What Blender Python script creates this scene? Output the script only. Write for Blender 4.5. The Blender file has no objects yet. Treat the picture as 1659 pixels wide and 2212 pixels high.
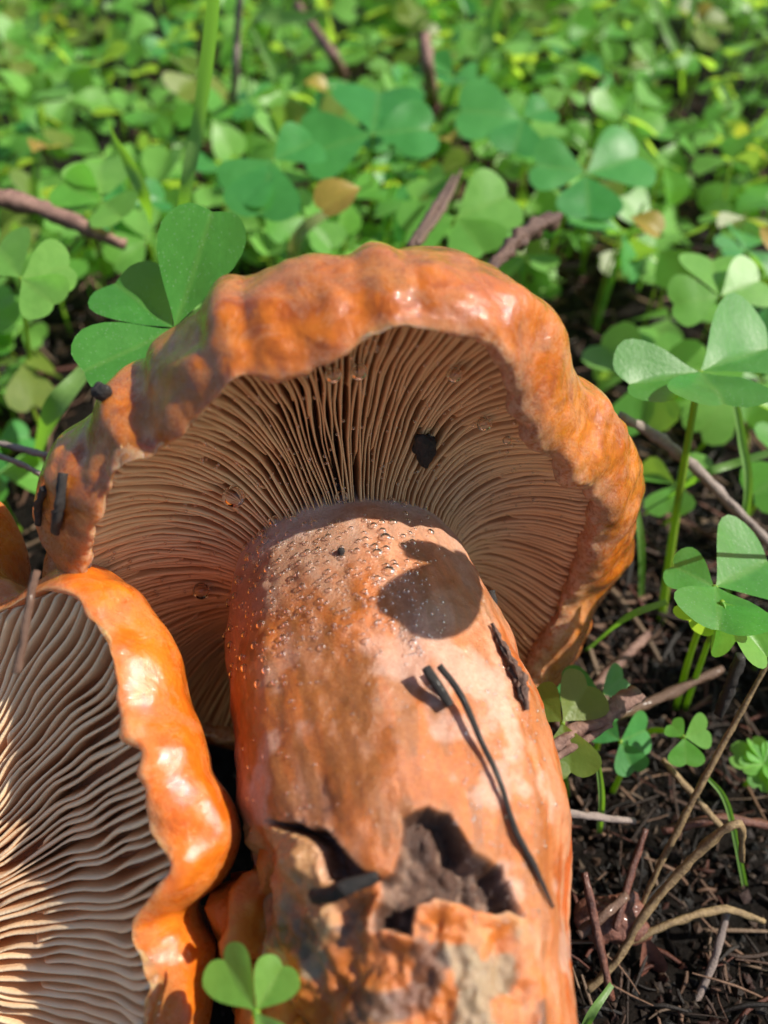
import bpy, math, random
import numpy as np
from mathutils import Vector, Matrix
from mathutils.bvhtree import BVHTree

# ------------------------------------------------------------------ camera, sky, sun, exposure
S = 0.01                                    # everything below is written in centimetres
scene = bpy.context.scene
COL = scene.collection
H, PITCH, FPX = 14.0, math.radians(48), 1661.0
CAM = np.array([0, 0, H])
RT = np.array([1., 0, 0])
FW = np.array([0, math.cos(PITCH), -math.sin(PITCH)])
UPV = np.array([0, math.sin(PITCH), math.cos(PITCH)])
SUN = np.array([0.70, 0.075, 0.69]); SUN /= np.linalg.norm(SUN)

cd = bpy.data.cameras.new('camera')
cam = bpy.data.objects.new('camera', cd); COL.objects.link(cam)
cam.location = CAM * S
cam.rotation_euler = (math.radians(90) - PITCH, 0, 0)
cd.sensor_fit = 'HORIZONTAL'; cd.sensor_width = 36; cd.lens = 36 * FPX / 1659
cd.clip_start = 0.005; cd.clip_end = 100
cd.dof.use_dof = True; cd.dof.focus_distance = 0.1045
cd.dof.aperture_fstop = cd.lens / 1.85; cd.dof.aperture_blades = 0
scene.camera = cam

w = bpy.data.worlds.new('World'); scene.world = w; w.use_nodes = True
nt = w.node_tree; nt.nodes.clear()
sky = nt.nodes.new('ShaderNodeTexSky'); sky.sky_type = 'NISHITA'; sky.sun_disc = False; sky.dust_density = 1.0
sky.sun_elevation = math.asin(SUN[2]); sky.sun_rotation = math.atan2(SUN[0], SUN[1])
bg = nt.nodes.new('ShaderNodeBackground'); bg.inputs['Strength'].default_value = 0.085
wo = nt.nodes.new('ShaderNodeOutputWorld')
nt.links.new(sky.outputs[0], bg.inputs[0]); nt.links.new(bg.outputs[0], wo.inputs[0])
sd = bpy.data.lights.new('sun', 'SUN'); sd.energy = 5.0; sd.angle = math.radians(0.53); sd.color = (1, 0.93, 0.82)
so = bpy.data.objects.new('sun', sd); COL.objects.link(so)
so.rotation_euler = Vector(SUN).to_track_quat('Z', 'Y').to_euler(); so.location = SUN * 2
vs = scene.view_settings
vs.view_transform = 'Standard'; vs.look = 'None'; vs.gamma = 1; vs.use_curve_mapping = False; vs.exposure = 0.55
cy = scene.cycles
cy.use_denoising = True
cy.max_bounces = 8; cy.transparent_max_bounces = 12; cy.transmission_bounces = 6
cy.sample_clamp_indirect = 6

# ------------------------------------------------------------------ helpers
rng = np.random.default_rng(7)
random.seed(7)

def ray(x, y):
    return RT * (x - 829.5) / FPX + UPV * (1106 - y) / FPX + FW
def P(x, y, d):
    return CAM + ray(x, y) * d
def PZ(x, y, z):
    r = ray(x, y); return CAM + r * ((z - H) / r[2])
def proj(q):
    q = np.asarray(q) - CAM; d = q @ FW
    return 829.5 + FPX * (q @ RT) / d, 1106 - FPX * (q @ UPV) / d, d
def unit(a):
    a = np.asarray(a, float); return a / (np.linalg.norm(a, axis=-1, keepdims=True) + 1e-12)

def _hash(i, j, k, s):
    n = (i * 374761393 + j * 668265263 + k * 2147483647 + s * 974711) & 0xffffffff
    n = ((n ^ (n >> 13)) * 1274126177) & 0xffffffff
    n = ((n ^ (n >> 16)) * 2246822519) & 0xffffffff
    return ((n ^ (n >> 15)) & 0xffffff) / float(0xffffff)
def noise(p, s=0):
    p = np.asarray(p, float); i = np.floor(p).astype(np.int64); f = p - i; f = f * f * (3 - 2 * f)
    x, y, z = i[..., 0], i[..., 1], i[..., 2]; r = 0
    for a in (0, 1):
        for b in (0, 1):
            for c in (0, 1):
                wgt = (f[..., 0] if a else 1 - f[..., 0]) * (f[..., 1] if b else 1 - f[..., 1]) * (f[..., 2] if c else 1 - f[..., 2])
                r = r + wgt * _hash(x + a, y + b, z + c, s)
    return r * 2 - 1
def fbm(p, scale=1., oct=4, s=0, gain=.5):
    p = np.asarray(p, float) * scale; r = 0; a = 1
    for o in range(oct):
        r = r + a * noise(p + 17.3 * o, s + o); p = p * 2.03; a *= gain
    return r
def sstep(a, b, x):
    t = np.clip((x - a) / (b - a), 0, 1); return t * t * (3 - 2 * t)
def lerp(a, b, t): return a + (b - a) * t

def grid_faces(n, m, wrap=False):
    i = np.arange(n - 1)[:, None]; j = np.arange(m if wrap else m - 1)[None]
    j2 = (j + 1) % m
    return np.stack([i * m + j, (i + 1) * m + j, (i + 1) * m + j2, i * m + j2], -1).reshape(-1, 4)

def mesh_data(name, V, F, mat, col=None, attr=None, smooth=True):
    V = np.asarray(V, float) * S
    me = bpy.data.meshes.new(name)
    if isinstance(F, np.ndarray):
        nf, k = F.shape
        me.vertices.add(len(V)); me.vertices.foreach_set('co', V.astype(np.float32).ravel())
        me.loops.add(nf * k); me.loops.foreach_set('vertex_index', F.astype(np.int32).ravel())
        me.polygons.add(nf); me.polygons.foreach_set('loop_start', np.arange(0, nf * k, k, dtype=np.int32))
        me.update(calc_edges=True)
    else:
        me.from_pydata(V.tolist(), [], [list(map(int, f)) for f in F])
    me.polygons.foreach_set('use_smooth', np.full(len(me.polygons), smooth))
    if col is not None:
        a = me.attributes.new('Col', 'FLOAT_COLOR', 'POINT')
        c = np.ones((len(V), 4), np.float32); c[:, :3] = np.clip(col, 0, 1); a.data.foreach_set('color', c.ravel())
    for k_, v_ in (attr or {}).items():
        a = me.attributes.new(k_, 'FLOAT', 'POINT'); a.data.foreach_set('value', np.asarray(v_, np.float32))
    if mat: me.materials.append(mat)
    me.validate()
    return me

def link(name, data, parent=None):
    o = bpy.data.objects.new(name, data); COL.objects.link(o)
    if parent: o.parent = parent
    return o
def tag(o, label=None, cat=None, group=None, kind=None):
    if label: o['label'] = label
    if cat: o['category'] = cat
    if group: o['group'] = group
    if kind: o['kind'] = kind
    return o
ORG = {}
def root(name, loc):
    o = link(name, None); o.location = np.asarray(loc, float) * S; o.empty_display_size = .01
    ORG[o.name] = np.asarray(loc, float); return o
def origin_of(o): return ORG[o.name]
def part(name, V, F, mat, parent, org, **kw):
    return link(name, mesh_data(name, np.asarray(V) - org, F, mat, **kw), parent)
def single(name, V, F, mat, org=None, **kw):
    V = np.asarray(V)
    if org is None: org = np.array([V[:, 0].mean(), V[:, 1].mean(), V[:, 2].min()])
    o = link(name, mesh_data(name, V - org, F, mat, **kw)); o.location = org * S
    return o

class NT:
    def __init__(s, name):
        s.m = bpy.data.materials.new(name); s.m.use_nodes = True; s.t = s.m.node_tree; s.t.nodes.clear()
        tc = s.t.nodes.new('ShaderNodeTexCoord')
        mp = s.t.nodes.new('ShaderNodeMapping'); mp.inputs['Scale'].default_value = (100, 100, 100)
        s.t.links.new(tc.outputs['Object'], mp.inputs[0]); s.co = mp.outputs[0]; s.tc = tc
    def n(s, typ, out=0, props=None, **kw):
        nd = s.t.nodes.new('ShaderNode' + typ)
        for k, v in (props or {}).items(): setattr(nd, k, v)
        for k, v in kw.items():
            k = k.replace('_', ' ')
            i = nd.inputs[int(k[1:])] if k[0] == 'i' and k[1:].isdigit() else nd.inputs[k]
            if isinstance(v, bpy.types.NodeSocket): s.t.links.new(v, i)
            else:
                if i.type == 'RGBA' and len(v) == 3: v = (*v, 1)
                i.default_value = v
        return nd.outputs[out]
    def noise(s, scale, detail=4, rough=.55, dist=0, co=None):
        return s.n('TexNoise', Vector=co or s.co, Scale=scale, Detail=detail, Roughness=rough, Distortion=dist)
    def ramp(s, fac, a, b, ca=(0, 0, 0), cb=(1, 1, 1)):
        nd = s.t.nodes.new('ShaderNodeValToRGB'); e = nd.color_ramp.elements
        e[0].position = a; e[1].position = b; e[0].color = (*ca, 1); e[1].color = (*cb, 1)
        s.t.links.new(fac, nd.inputs[0]); return nd.outputs[0]
    def mix(s, f, a, b, mode='MIX'):
        return s.n('MixRGB', props={'blend_type': mode}, Fac=f, Color1=a, Color2=b)
    def math(s, op, a, b=0.): return s.n('Math', props={'operation': op}, i0=a, i1=b)
    def attr(s, name, out='Fac'):
        nd = s.t.nodes.new('ShaderNodeAttribute'); nd.attribute_name = name; return nd.outputs[out]
    def bump(s, h, strength, dist, normal=None):
        kw = dict(Height=h, Strength=strength, Distance=dist * S)
        if normal: kw['Normal'] = normal
        return s.n('Bump', **kw)
    def scaled(s, x, y, z):
        mp = s.t.nodes.new('ShaderNodeMapping'); mp.inputs['Scale'].default_value = (x, y, z)
        s.t.links.new(s.co, mp.inputs[0]); return mp.outputs[0]
    def end(s, shader):
        o = s.t.nodes.new('ShaderNodeOutputMaterial'); s.t.links.new(shader, o.inputs[0]); return s.m
    def bsdf(s, **kw): return s.end(s.n('BsdfPrincipled', **kw))

# ------------------------------------------------------------------ materials
def mat_cap(name, ca, cb, cc, frost, coat=1., fk=.4):
    m = NT(name)
    n1 = m.noise(.9, 5, .6, .6); n2 = m.noise(3.2, 6, .65, .4); n3 = m.noise(14, 4, .7); n4 = m.noise(30, 4, .8)
    c = m.mix(m.ramp(n1, .35, .68), ca, cb)
    c = m.mix(m.math('MULTIPLY', m.ramp(n2, .44, .66), .8), c, cc)
    patch = m.ramp(m.math('ADD', m.noise(1.5, 6, .75, .8), m.math('MULTIPLY', m.attr('edge'), .14)), .47, .62)
    fr = m.math('MULTIPLY', patch, m.ramp(n4, .38, .60))
    c = m.mix(m.math('MULTIPLY', fr, fk), c, frost)
    c = m.mix(m.math('MULTIPLY', m.math('MULTIPLY', m.attr('edge'), m.ramp(n3, .36, .56)), .8), c, frost)
    rough = m.ramp(fr, 0, .6, (.22,) * 3, (.75,) * 3)
    b1 = m.bump(m.noise(2.2, 3, .5, .5), .35, .2)
    b2 = m.bump(n4, m.math('ADD', .15, m.math('MULTIPLY', patch, .85)), .04, b1)
    b2 = m.bump(m.noise(11, 5, .7), .3, .05, b2)
    cw = m.math('MULTIPLY', m.math('SUBTRACT', 1., m.math('MULTIPLY', patch, .55)), coat)
    cn = m.bump(m.noise(9, 5, .65, .4), .30, .07, m.bump(m.noise(1.9, 3, .5, .5), .40, .2))
    return m.bsdf(Base_Color=c, Roughness=rough, Normal=b2, Subsurface_Weight=.45, Subsurface_Radius=(1, .36, .10),
                  Subsurface_Scale=.0026, Specular_IOR_Level=.25, Coat_Weight=cw, Coat_Roughness=.04, Coat_Normal=cn, Coat_IOR=1.5)
M_CAP = mat_cap('cap_skin', (.42, .098, .006), (.57, .175, .012), (.24, .046, .006), (.66, .42, .26))
M_CAP2 = mat_cap('cap_skin_bright', (.62, .135, .008), (.72, .20, .018), (.54, .095, .007), (.74, .46, .24), .9, .3)

def mat_gill(name, ca, cb, lo):
    m = NT(name)
    oi = m.n('ObjectInfo', out='Random')
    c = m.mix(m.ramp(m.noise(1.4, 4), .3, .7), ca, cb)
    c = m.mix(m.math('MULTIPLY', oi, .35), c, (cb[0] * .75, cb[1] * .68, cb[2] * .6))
    c = m.mix(m.attr('low'), c, (ca[0] * lo[0], ca[1] * lo[1], ca[2] * lo[2]))  # redder flesh toward the gill root, with groove shade painted into it
    return m.bsdf(Base_Color=c, Roughness=.5,
                  Normal=m.bump(m.noise(26, 3), .35, .03))
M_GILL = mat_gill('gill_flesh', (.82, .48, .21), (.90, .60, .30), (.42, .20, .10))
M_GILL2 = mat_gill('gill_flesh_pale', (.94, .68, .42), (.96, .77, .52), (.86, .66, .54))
def mat_flesh(name, c1, c2, rough=.5):
    m = NT(name); c = m.mix(m.ramp(m.noise(6, 5, .65), .3, .7), c1, c2)
    return m.bsdf(Base_Color=c, Roughness=rough, Normal=m.bump(m.noise(18, 4, .7), .5, .06), Subsurface_Weight=.15,
                  Subsurface_Radius=(1, .4, .15), Subsurface_Scale=.001)
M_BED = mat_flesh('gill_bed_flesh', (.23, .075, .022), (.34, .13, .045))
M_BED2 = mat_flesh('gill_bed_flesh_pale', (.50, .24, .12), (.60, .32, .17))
M_TORN = mat_flesh('torn_flesh', (.55, .115, .008), (.62, .20, .03), .3)

def mat_stem():
    m = NT('stem_skin')
    c = m.attr('Col', 'Color')
    c = m.mix(m.ramp(m.noise(22, 5, .7), .35, .75), c, m.mix(1., c, (.74, .58, .48), 'MULTIPLY'))
    sp = m.ramp(m.noise(60, 3, .7), .60, .72)
    c = m.mix(m.math('MULTIPLY', sp, .35), c, (.82, .58, .44))
    dry = m.attr('dry')
    b1 = m.bump(m.noise(3.2, 4, .6), .35, .10)
    b2 = m.bump(m.noise(38, 4, .75), m.math('ADD', .45, m.math('MULTIPLY', dry, .5)), .04, b1)
    rough = m.mix(dry, (.28,) * 3, (.62,) * 3)
    cw = m.math('MULTIPLY', m.math('SUBTRACT', 1., dry), m.ramp(m.noise(2.2, 4, .6, .6), .38, .62, (.12,) * 3, (.75,) * 3))
    return m.bsdf(Base_Color=c, Roughness=rough, Normal=b2, Subsurface_Weight=.30, Subsurface_Radius=(1, .42, .18), Subsurface_Scale=.0022,
                  Coat_Weight=cw, Coat_Roughness=.07, Coat_IOR=1.5, Coat_Normal=m.bump(m.noise(11, 5, .65), .75, .06))
M_STEM = mat_stem()

def mat_leaf(name, top, top2, trans, tw=.5, stuff=False, speck=0.):
    m = NT(name)
    r = m.attr('rnd') if stuff else m.n('ObjectInfo', out='Random')
    c = m.mix(r, top, top2)
    c = m.mix(m.ramp(m.noise(5, 6, .7, .5), .3, .75), c, m.mix(1., c, (.62, .74, .66), 'MULTIPLY'))
    vein = m.ramp(m.math('ABSOLUTE', m.attr('mid')), .015, .05, (1, 1, 1), (0, 0, 0))
    c = m.mix(m.math('MULTIPLY', vein, .16), c, (.28, .42, .10))
    rgh = .42
    if speck:
        sp = m.ramp(m.n('TexVoronoi', Vector=m.co, Scale=24.), .10, .2, (1, 1, 1), (0, 0, 0))
        c = m.mix(m.math('MULTIPLY', sp, speck), c, (.62, .74, .55))
    t = m.mix(r, trans, (trans[0] * .8, trans[1] * .95, trans[2]))
    back = m.n('NewGeometry', out='Backfacing')
    c = m.mix(back, c, m.mix(.55, c, (.24, .36, .13)))
    nb = m.bump(m.noise(16, 3), .25, .03)
    a = m.n('BsdfPrincipled', Base_Color=c, Roughness=rgh, Normal=nb, Specular_IOR_Level=.45)
    b = m.n('BsdfTranslucent', Color=t)
    return m.end(m.n('MixShader', Fac=tw, i1=a, i2=b))
G1, G2, GT = (.10, .36, .045), (.27, .54, .12), (.62, .88, .07)
M_LEAF = mat_leaf('clover_leaf', G1, G2, GT)
M_LEAFH = mat_leaf('clover_leaf_hairy', (.06, .28, .045), (.09, .33, .06), GT, .45, speck=.32)
M_LEAFS = mat_leaf('clover_carpet_leaf', G1, G2, GT, stuff=True)
M_LEAFY = mat_leaf('clover_leaf_yellowing', (.16, .25, .04), (.24, .28, .05), (.45, .5, .04))
M_LEAFB = mat_leaf('clover_leaf_bluish', (.055, .27, .065), (.10, .36, .09), (.30, .62, .06), .42)
M_LEAFYEL = mat_leaf('wilted_yellow_leaf', (.5, .36, .06), (.55, .30, .08), (.6, .45, .08))
M_GRASS = mat_leaf('grass_blade', (.075, .24, .03), (.11, .28, .04), (.30, .58, .03), .45)
M_DRYG = mat_leaf('dry_grass', (.30, .27, .11), (.34, .24, .12), (.35, .32, .1), .25)
def mat_pet():
    m = NT('petiole'); r = m.n('ObjectInfo', out='Random')
    c = m.mix(r, (.20, .38, .03), (.28, .34, .05))
    a = m.n('BsdfPrincipled', Base_Color=c, Roughness=.4, Subsurface_Weight=.3, Subsurface_Scale=.001, Subsurface_Radius=(.6, 1, .2))
    return m.end(m.n('MixShader', Fac=.4, i1=a, i2=m.n('BsdfTranslucent', Color=(.42, .66, .03))))
M_PET = mat_pet()
def mat_wood(name, c1, c2, rough=.6, scale=8., coat=0.):
    m = NT(name)
    c = m.mix(m.ramp(m.noise(scale, 6, .7, .8), .32, .68), c1, c2)
    c = m.mix(m.math('MULTIPLY', m.n('ObjectInfo', out='Random'), .4), c, (c1[0] * .6, c1[1] * .6, c1[2] * .6))
    return m.bsdf(Base_Color=c, Roughness=rough, Coat_Weight=coat, Coat_Roughness=.15, Normal=m.bump(m.noise(scale * 3, 5, .7), .7, .05))
M_TWIG = mat_wood('twig_bark', (.045, .022, .016), (.24, .13, .09))
M_TWIGP = mat_wood('pinkish_twig', (.10, .045, .033), (.36, .21, .16), .6, 6.)
M_NEEDLE = mat_wood('brown_needle', (.10, .05, .03), (.20, .11, .07), .5, 10., .2)
M_BLACK = mat_wood('black_wet_wood', (.008, .007, .006), (.040, .030, .025), .65, 14., .08)
M_STRAW = mat_wood('straw', (.36, .25, .12), (.10, .055, .025), .55, 7.)
M_RUST = mat_wood('rust_bark', (.07, .02, .014), (.26, .10, .06), .45, 7., .25)
M_GREY = mat_wood('grey_dry_stem', (.22, .17, .15), (.33, .26, .23), .6, 8.)

def mat_soil():
    m = NT('soil')
    c = m.mix(m.ramp(m.noise(3, 8, .75), .35, .7), (.006, .0042, .003), (.022, .015, .011))
    c = m.mix(m.math('MULTIPLY', m.ramp(m.noise(9, 6, .8), .60, .74), .6), c, (.045, .028, .018))
    rough = m.ramp(m.noise(6, 4), .4, .65, (.35,) * 3, (.95,) * 3)
    return m.bsdf(Base_Color=c, Roughness=rough, Specular_IOR_Level=.15, Normal=m.bump(m.noise(14, 8, .8), 1., .22, m.bump(m.noise(3, 5), .8, .4)))
M_SOIL = mat_soil()
def mat_litter():
    m = NT('litter')
    c = m.attr('Col', 'Color')
    c = m.mix(m.ramp(m.noise(20, 5, .7), .35, .7), c, m.mix(1., c, (.5, .45, .42), 'MULTIPLY'))
    return m.bsdf(Base_Color=c, Roughness=.48, Normal=m.bump(m.noise(40, 4, .7), .6, .03), Specular_IOR_Level=.3)
M_LIT = mat_litter()
def mat_drop(name, k):
    m = NT(name)
    g = m.n('BsdfGlass', Color=(1, 1, 1), Roughness=0., IOR=1.33)
    fr = m.n('Fresnel', IOR=1.5)
    thin = m.n('MixShader', Fac=fr, i1=m.n('BsdfTransparent', Color=(1, 1, 1)), i2=m.n('BsdfGlossy', Color=(1, 1, 1), Roughness=.2))
    return m.end(m.n('MixShader', Fac=k, i1=thin, i2=g))
M_DROP = mat_drop('water', .97)
M_DROP_THIN = mat_drop('water_thin', .10)  # lit copy of the water, nearly clear so sunlit drops cast little shadow

# ------------------------------------------------------------------ ground
def ground_z(x, y):
    p = np.stack([np.asarray(x, float), np.asarray(y, float), np.zeros_like(np.asarray(x, float))], -1)
    near = np.exp(-(((p[..., 0] - 5.5) / 4.5) ** 2 + ((p[..., 1] - 3.) / 5.) ** 2))
    z = -.55 + .45 * fbm(p, .16, 3, 3) + (.10 + .16 * near) * fbm(p, .9, 4, 5) + .05 * fbm(p, 4., 3, 9) + .5 * near
    return z
def axis(lo, hi, step, far):
    a = list(np.arange(lo, hi + 1e-6, step)); s = step
    while a[-1] < far[1]: s *= 1.25; a.append(a[-1] + s)
    s = step
    while a[0] > far[0]: s *= 1.25; a.insert(0, a[0] - s)
    return np.array(a)
gx = axis(-9, 10.5, .085, (-260, 260)); gy = axis(-3, 13, .085, (-150, 420))
GX, GY = np.meshgrid(gx, gy, indexing='ij')
GV = np.stack([GX, GY, ground_z(GX, GY)], -1).reshape(-1, 3)
g = link('ground', mesh_data('ground', GV, grid_faces(len(gx), len(gy))[:, ::-1], M_SOIL)); tag(g, 'dark wet woodland soil under the mushrooms and clover', 'ground', kind='structure')

def bvh(V, F):
    return BVHTree.FromPolygons([Vector(v) for v in V], [tuple(int(i) for i in f) for f in F])

# ------------------------------------------------------------------ mushrooms
def polar_interp(ang, val, q, fill):
    """ang, val: samples (radians); outside their span the curve eases to fill."""
    o = np.argsort(ang); a = np.asarray(ang)[o]; v = np.asarray(val)[o]
    gap0, gap1 = a[-1], a[0] + 2 * math.pi
    k = 5
    ga = np.linspace(gap0, gap1, k + 2)[1:-1]
    tt = np.linspace(0, 1, k + 2)[1:-1]
    gv = lerp(v[-1], v[0], tt); gv = lerp(gv, fill, np.sin(tt * math.pi))
    a = np.concatenate([a, ga]); v = np.concatenate([v, gv])
    a = np.concatenate([a - 2 * math.pi, a, a + 2 * math.pi]); v = np.concatenate([v, v, v])
    return np.interp(q, a, v)
def smooth_p(a, n):
    for _ in range(n): a = (np.roll(a, 1) + 2 * a + np.roll(a, -1)) / 4
    return a

class Cap:
    def __init__(s, O, N, inner, outer, wi, bulge, cen_px, notches, fill_i, fill_o, r0, w0, nth=520, back=-2., seed=1, wo_drop=.7, wmid=.0, scope=None):
        s.O = np.asarray(O, float); s.N = unit(N); V = np.array([0, 0, 1.]) - s.N[2] * s.N
        if np.linalg.norm(V) < .75: V = UPV - (UPV @ s.N) * s.N
        s.V = unit(V); s.U = np.cross(s.V, s.N)
        s.r0, s.w0, s.back, s.seed, s.wmid = r0, w0, back, seed, wmid
        s.th = np.linspace(-math.pi, math.pi, nth, endpoint=False)
        s.wi = np.array([wi(t) for t in s.th]); s.wif = wi
        def hits(L, wf):
            A, R = [], []
            for x, y in L:
                a = 0.
                for _ in range(4):
                    d = ray(x, y); t = ((s.O + wf(a) * s.N - CAM) @ s.N) / (d @ s.N); q = CAM + t * d - s.O
                    a = math.atan2(q @ s.V, q @ s.U)
                A.append(a); R.append(math.hypot(q @ s.U, q @ s.V))
            return A, R
        A, R = hits(inner, wi); s.ri = smooth_p(polar_interp(A, R, s.th, fill_i), 6)
        A, R = hits(outer, lambda t: .1); s.ro = smooth_p(np.maximum(polar_interp(A, R, s.th, fill_o), s.ri + .35), 8)
        s.b = np.full(nth, bulge); s.crease = np.zeros(nth)
        for deg, wd, st in notches:
            dd = (s.th - math.radians(deg) + math.pi) % (2 * math.pi) - math.pi
            s.crease = np.maximum(s.crease, st * np.exp(-(dd / wd) ** 2))
        s.b = s.b * (1 - .75 * s.crease) * (1 + .18 * fbm(np.stack([np.cos(s.th) * 4, np.sin(s.th) * 4, 0 * s.th], -1), 1., 3, seed))
        s.wo = s.wi - wo_drop
        # fit the outer radius so the outline of the cap follows the photograph's
        cx, cyy = cen_px
        oa = np.array([math.atan2(-(y - cyy), x - cx) for x, y in outer]); orr = np.array([math.hypot(x - cx, y - cyy) for x, y in outer])
        k = np.argsort(oa); oa, orr = oa[k], orr[k]
        for it in range(9):
            G = s.skin()[0]; px, py, _ = proj(G)
            ang = np.arctan2(-(py - cyy), px - cx); rad = np.hypot(px - cx, py - cyy)
            j = rad.argmax(1); ai = ang[np.arange(nth), j]
            bins = np.floor((ang + math.pi) / (2 * math.pi) * 240).astype(int) % 240
            mx = np.zeros(240); np.maximum.at(mx, bins.ravel(), rad.ravel())
            have = mx[np.floor((ai + math.pi) / (2 * math.pi) * 240).astype(int) % 240]
            inside = (ai > oa[0]) & (ai < oa[-1])
            ratio = np.where(inside, np.interp(ai, oa, orr) / have, 1.)
            s.ro = np.maximum(smooth_p(s.ro + (ratio - 1) * have * .009 * .55, 4), s.ri + .30)
    def world(s, r, w_, th):
        return s.O + (r * np.cos(th))[..., None] * s.U + (r * np.sin(th))[..., None] * s.V + w_[..., None] * s.N
    def skin(s):
        ph = np.linspace(math.pi * 1.3, 0, 22)
        ri, ro, wi, wo, b = (a[:, None] for a in (s.ri, s.ro, s.wi, s.wo, s.b))
        rc, a = (ri + ro) / 2, (ro - ri) / 2
        r1 = rc + a * np.cos(ph); w1 = lerp(wo, wi, (1 - np.cos(ph)) / 2) + b * np.sin(ph)
        t = np.linspace(0, 1, 16)[1:]
        B = lambda p0, p1, p2, p3: (1 - t) ** 3 * p0 + 3 * (1 - t) ** 2 * t * p1 + 3 * (1 - t) * t * t * p2 + t ** 3 * p3
        r2 = B(ro, ro, ro * .72, ro * 0 + .01); w2 = B(wo, wo - 1.1, s.back - .4 + 0 * wo, s.back + .25 + 0 * wo)
        r = np.concatenate([r1, r2], 1); w_ = np.concatenate([w1, w2], 1)
        th = np.repeat(s.th[:, None], r.shape[1], 1)
        edge = np.zeros_like(r); edge[:, :22] = np.exp(-((np.arange(22) - 6.0) / 3.2) ** 2)[None]
        return s.world(r, w_, th), edge
    def wg(s, r, th):                       # free edge of the gills
        ri = np.interp(th, s.th, s.ri, period=2 * math.pi); wi = np.interp(th, s.th, s.wi, period=2 * math.pi)
        x = np.clip((r - s.r0) / (ri - s.r0), 0, 1.)
        return s.w0 * (1 - x) ** 1.7 + .22 * np.exp(-x / .05) + (wi - .07) * np.clip(x, 0, 1.1) ** 1.8 + s.wmid * np.sin(math.pi * np.clip(x, 0, 1)), x
    def bed(s):
        k = np.linspace(0, 1, 18)[None]; th = np.repeat(s.th[::2][:, None], 18, 1)
        r = lerp(s.r0 * .8, s.ri[::2][:, None] + .16, k)
        w_, x = s.wg(r, th); w_ = w_ - lerp(.55, .42, np.clip(x, 0, 1))
        return s.world(r, w_, th)
    def edge_surface(s):
        k = np.linspace(0, 1, 24)[None]; th = np.repeat(s.th[::3][:, None], 24, 1)
        r = lerp(s.r0, s.ri[::3][:, None], k); w_, _ = s.wg(r, th); return s.world(r, w_, th)
    def gill(s, th0, x0, x1, thick, sd, wave, depth=.62, lean=0., nst=15):
        t = np.linspace(0, 1, nst); ri = np.interp(th0, s.th, s.ri, period=2 * math.pi)
        ext = min(.20, .3 * (np.interp(th0, s.th, s.ro, period=2 * math.pi) - ri))
        r = lerp(s.r0 - .12 + (ri - s.r0) * x0, s.r0 + (ri + ext - s.r0) * x1, t)
        pp = np.stack([r * 1.1, t * 0 + th0 * 3.0, t * 0 + s.seed], -1)
        p2 = np.stack([r * 1.6, t * 0 + sd * 1.7, t * 0], -1)
        th = th0 + wave * fbm(pp, 1., 2, 11) / r + .030 * noise(p2, 5) / r
        w_, x = s.wg(r, np.full(nst, th0)); w_ = w_ + .03 * noise(p2 * 1.4, 8) + .035 * random.uniform(-1, .4)
        w_ = w_ - .9 * np.maximum(r - ri, 0)
        if x0 > .05: w_ = w_ - .28 * (1 - sstep(0, .18, t))          # short gills dive into the flesh
        tk = thick * (1 + .35 * noise(p2 * 1.5, 21)) * lerp(.5, 1.0, np.clip(x, 0, 1)) / 2
        rows, low = [], []
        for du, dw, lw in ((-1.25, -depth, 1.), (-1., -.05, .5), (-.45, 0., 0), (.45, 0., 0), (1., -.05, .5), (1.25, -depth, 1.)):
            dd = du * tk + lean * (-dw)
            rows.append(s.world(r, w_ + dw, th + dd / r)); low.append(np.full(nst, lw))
        V = np.stack(rows, 1).reshape(-1, 3); return V, grid_faces(nst, 6), np.stack(low, 1).ravel()

def build_cap(rt, org, c, mats, skin_amp, seed, gills, stuff_range, gill_kw):
    G, edge = c.skin(); n, m = G.shape[:2]
    # lumps along the normals
    du = np.roll(G, -1, 0) - np.roll(G, 1, 0); dv = np.gradient(G, axis=1); nn = unit(np.cross(du, dv))
    if ((nn * (G - c.O)).sum(-1)[:, 22:30].mean()) < 0: nn = -nn
    fade = np.ones(m); fade[:3] = (.1, .4, .8)
    lump = skin_amp * fbm(G, .75, 3, seed) + skin_amp * .45 * fbm(G, 2.1, 3, seed + 4) + .012 * fbm(G, 7, 2, seed + 8)
    rag = .075 * fbm(G, 4.5, 4, seed + 20) * np.maximum(edge, 0)
    G = G + nn * (lump * fade + rag)[..., None]
    F = grid_faces(m, n, True); V = np.swapaxes(G, 0, 1).reshape(-1, 3); E = edge.T.ravel()
    cap = part('cap', V, F, mats[0], rt, org, attr={'edge': E})
    sub = cap.modifiers.new('s', 'SUBSURF'); sub.levels = 1; sub.render_levels = 1
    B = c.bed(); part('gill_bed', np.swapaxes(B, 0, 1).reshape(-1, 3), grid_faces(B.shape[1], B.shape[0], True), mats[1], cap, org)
    for g_ in gills:
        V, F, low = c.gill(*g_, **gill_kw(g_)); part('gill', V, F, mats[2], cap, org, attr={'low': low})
    VV, FF, LL, o = [], [], [], 0
    for i, a in enumerate(stuff_range):
        V, F, low = c.gill(a, 0., 1., gills[0][3], 500 + i, gills[0][5]); VV.append(V); FF.append(F + o); LL.append(low); o += len(V)
    if VV:
        so_ = part('gill', np.concatenate(VV), np.concatenate(FF), mats[2], cap, org, attr={'low': np.concatenate(LL)}); so_['kind'] = 'stuff'
    return cap

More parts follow.
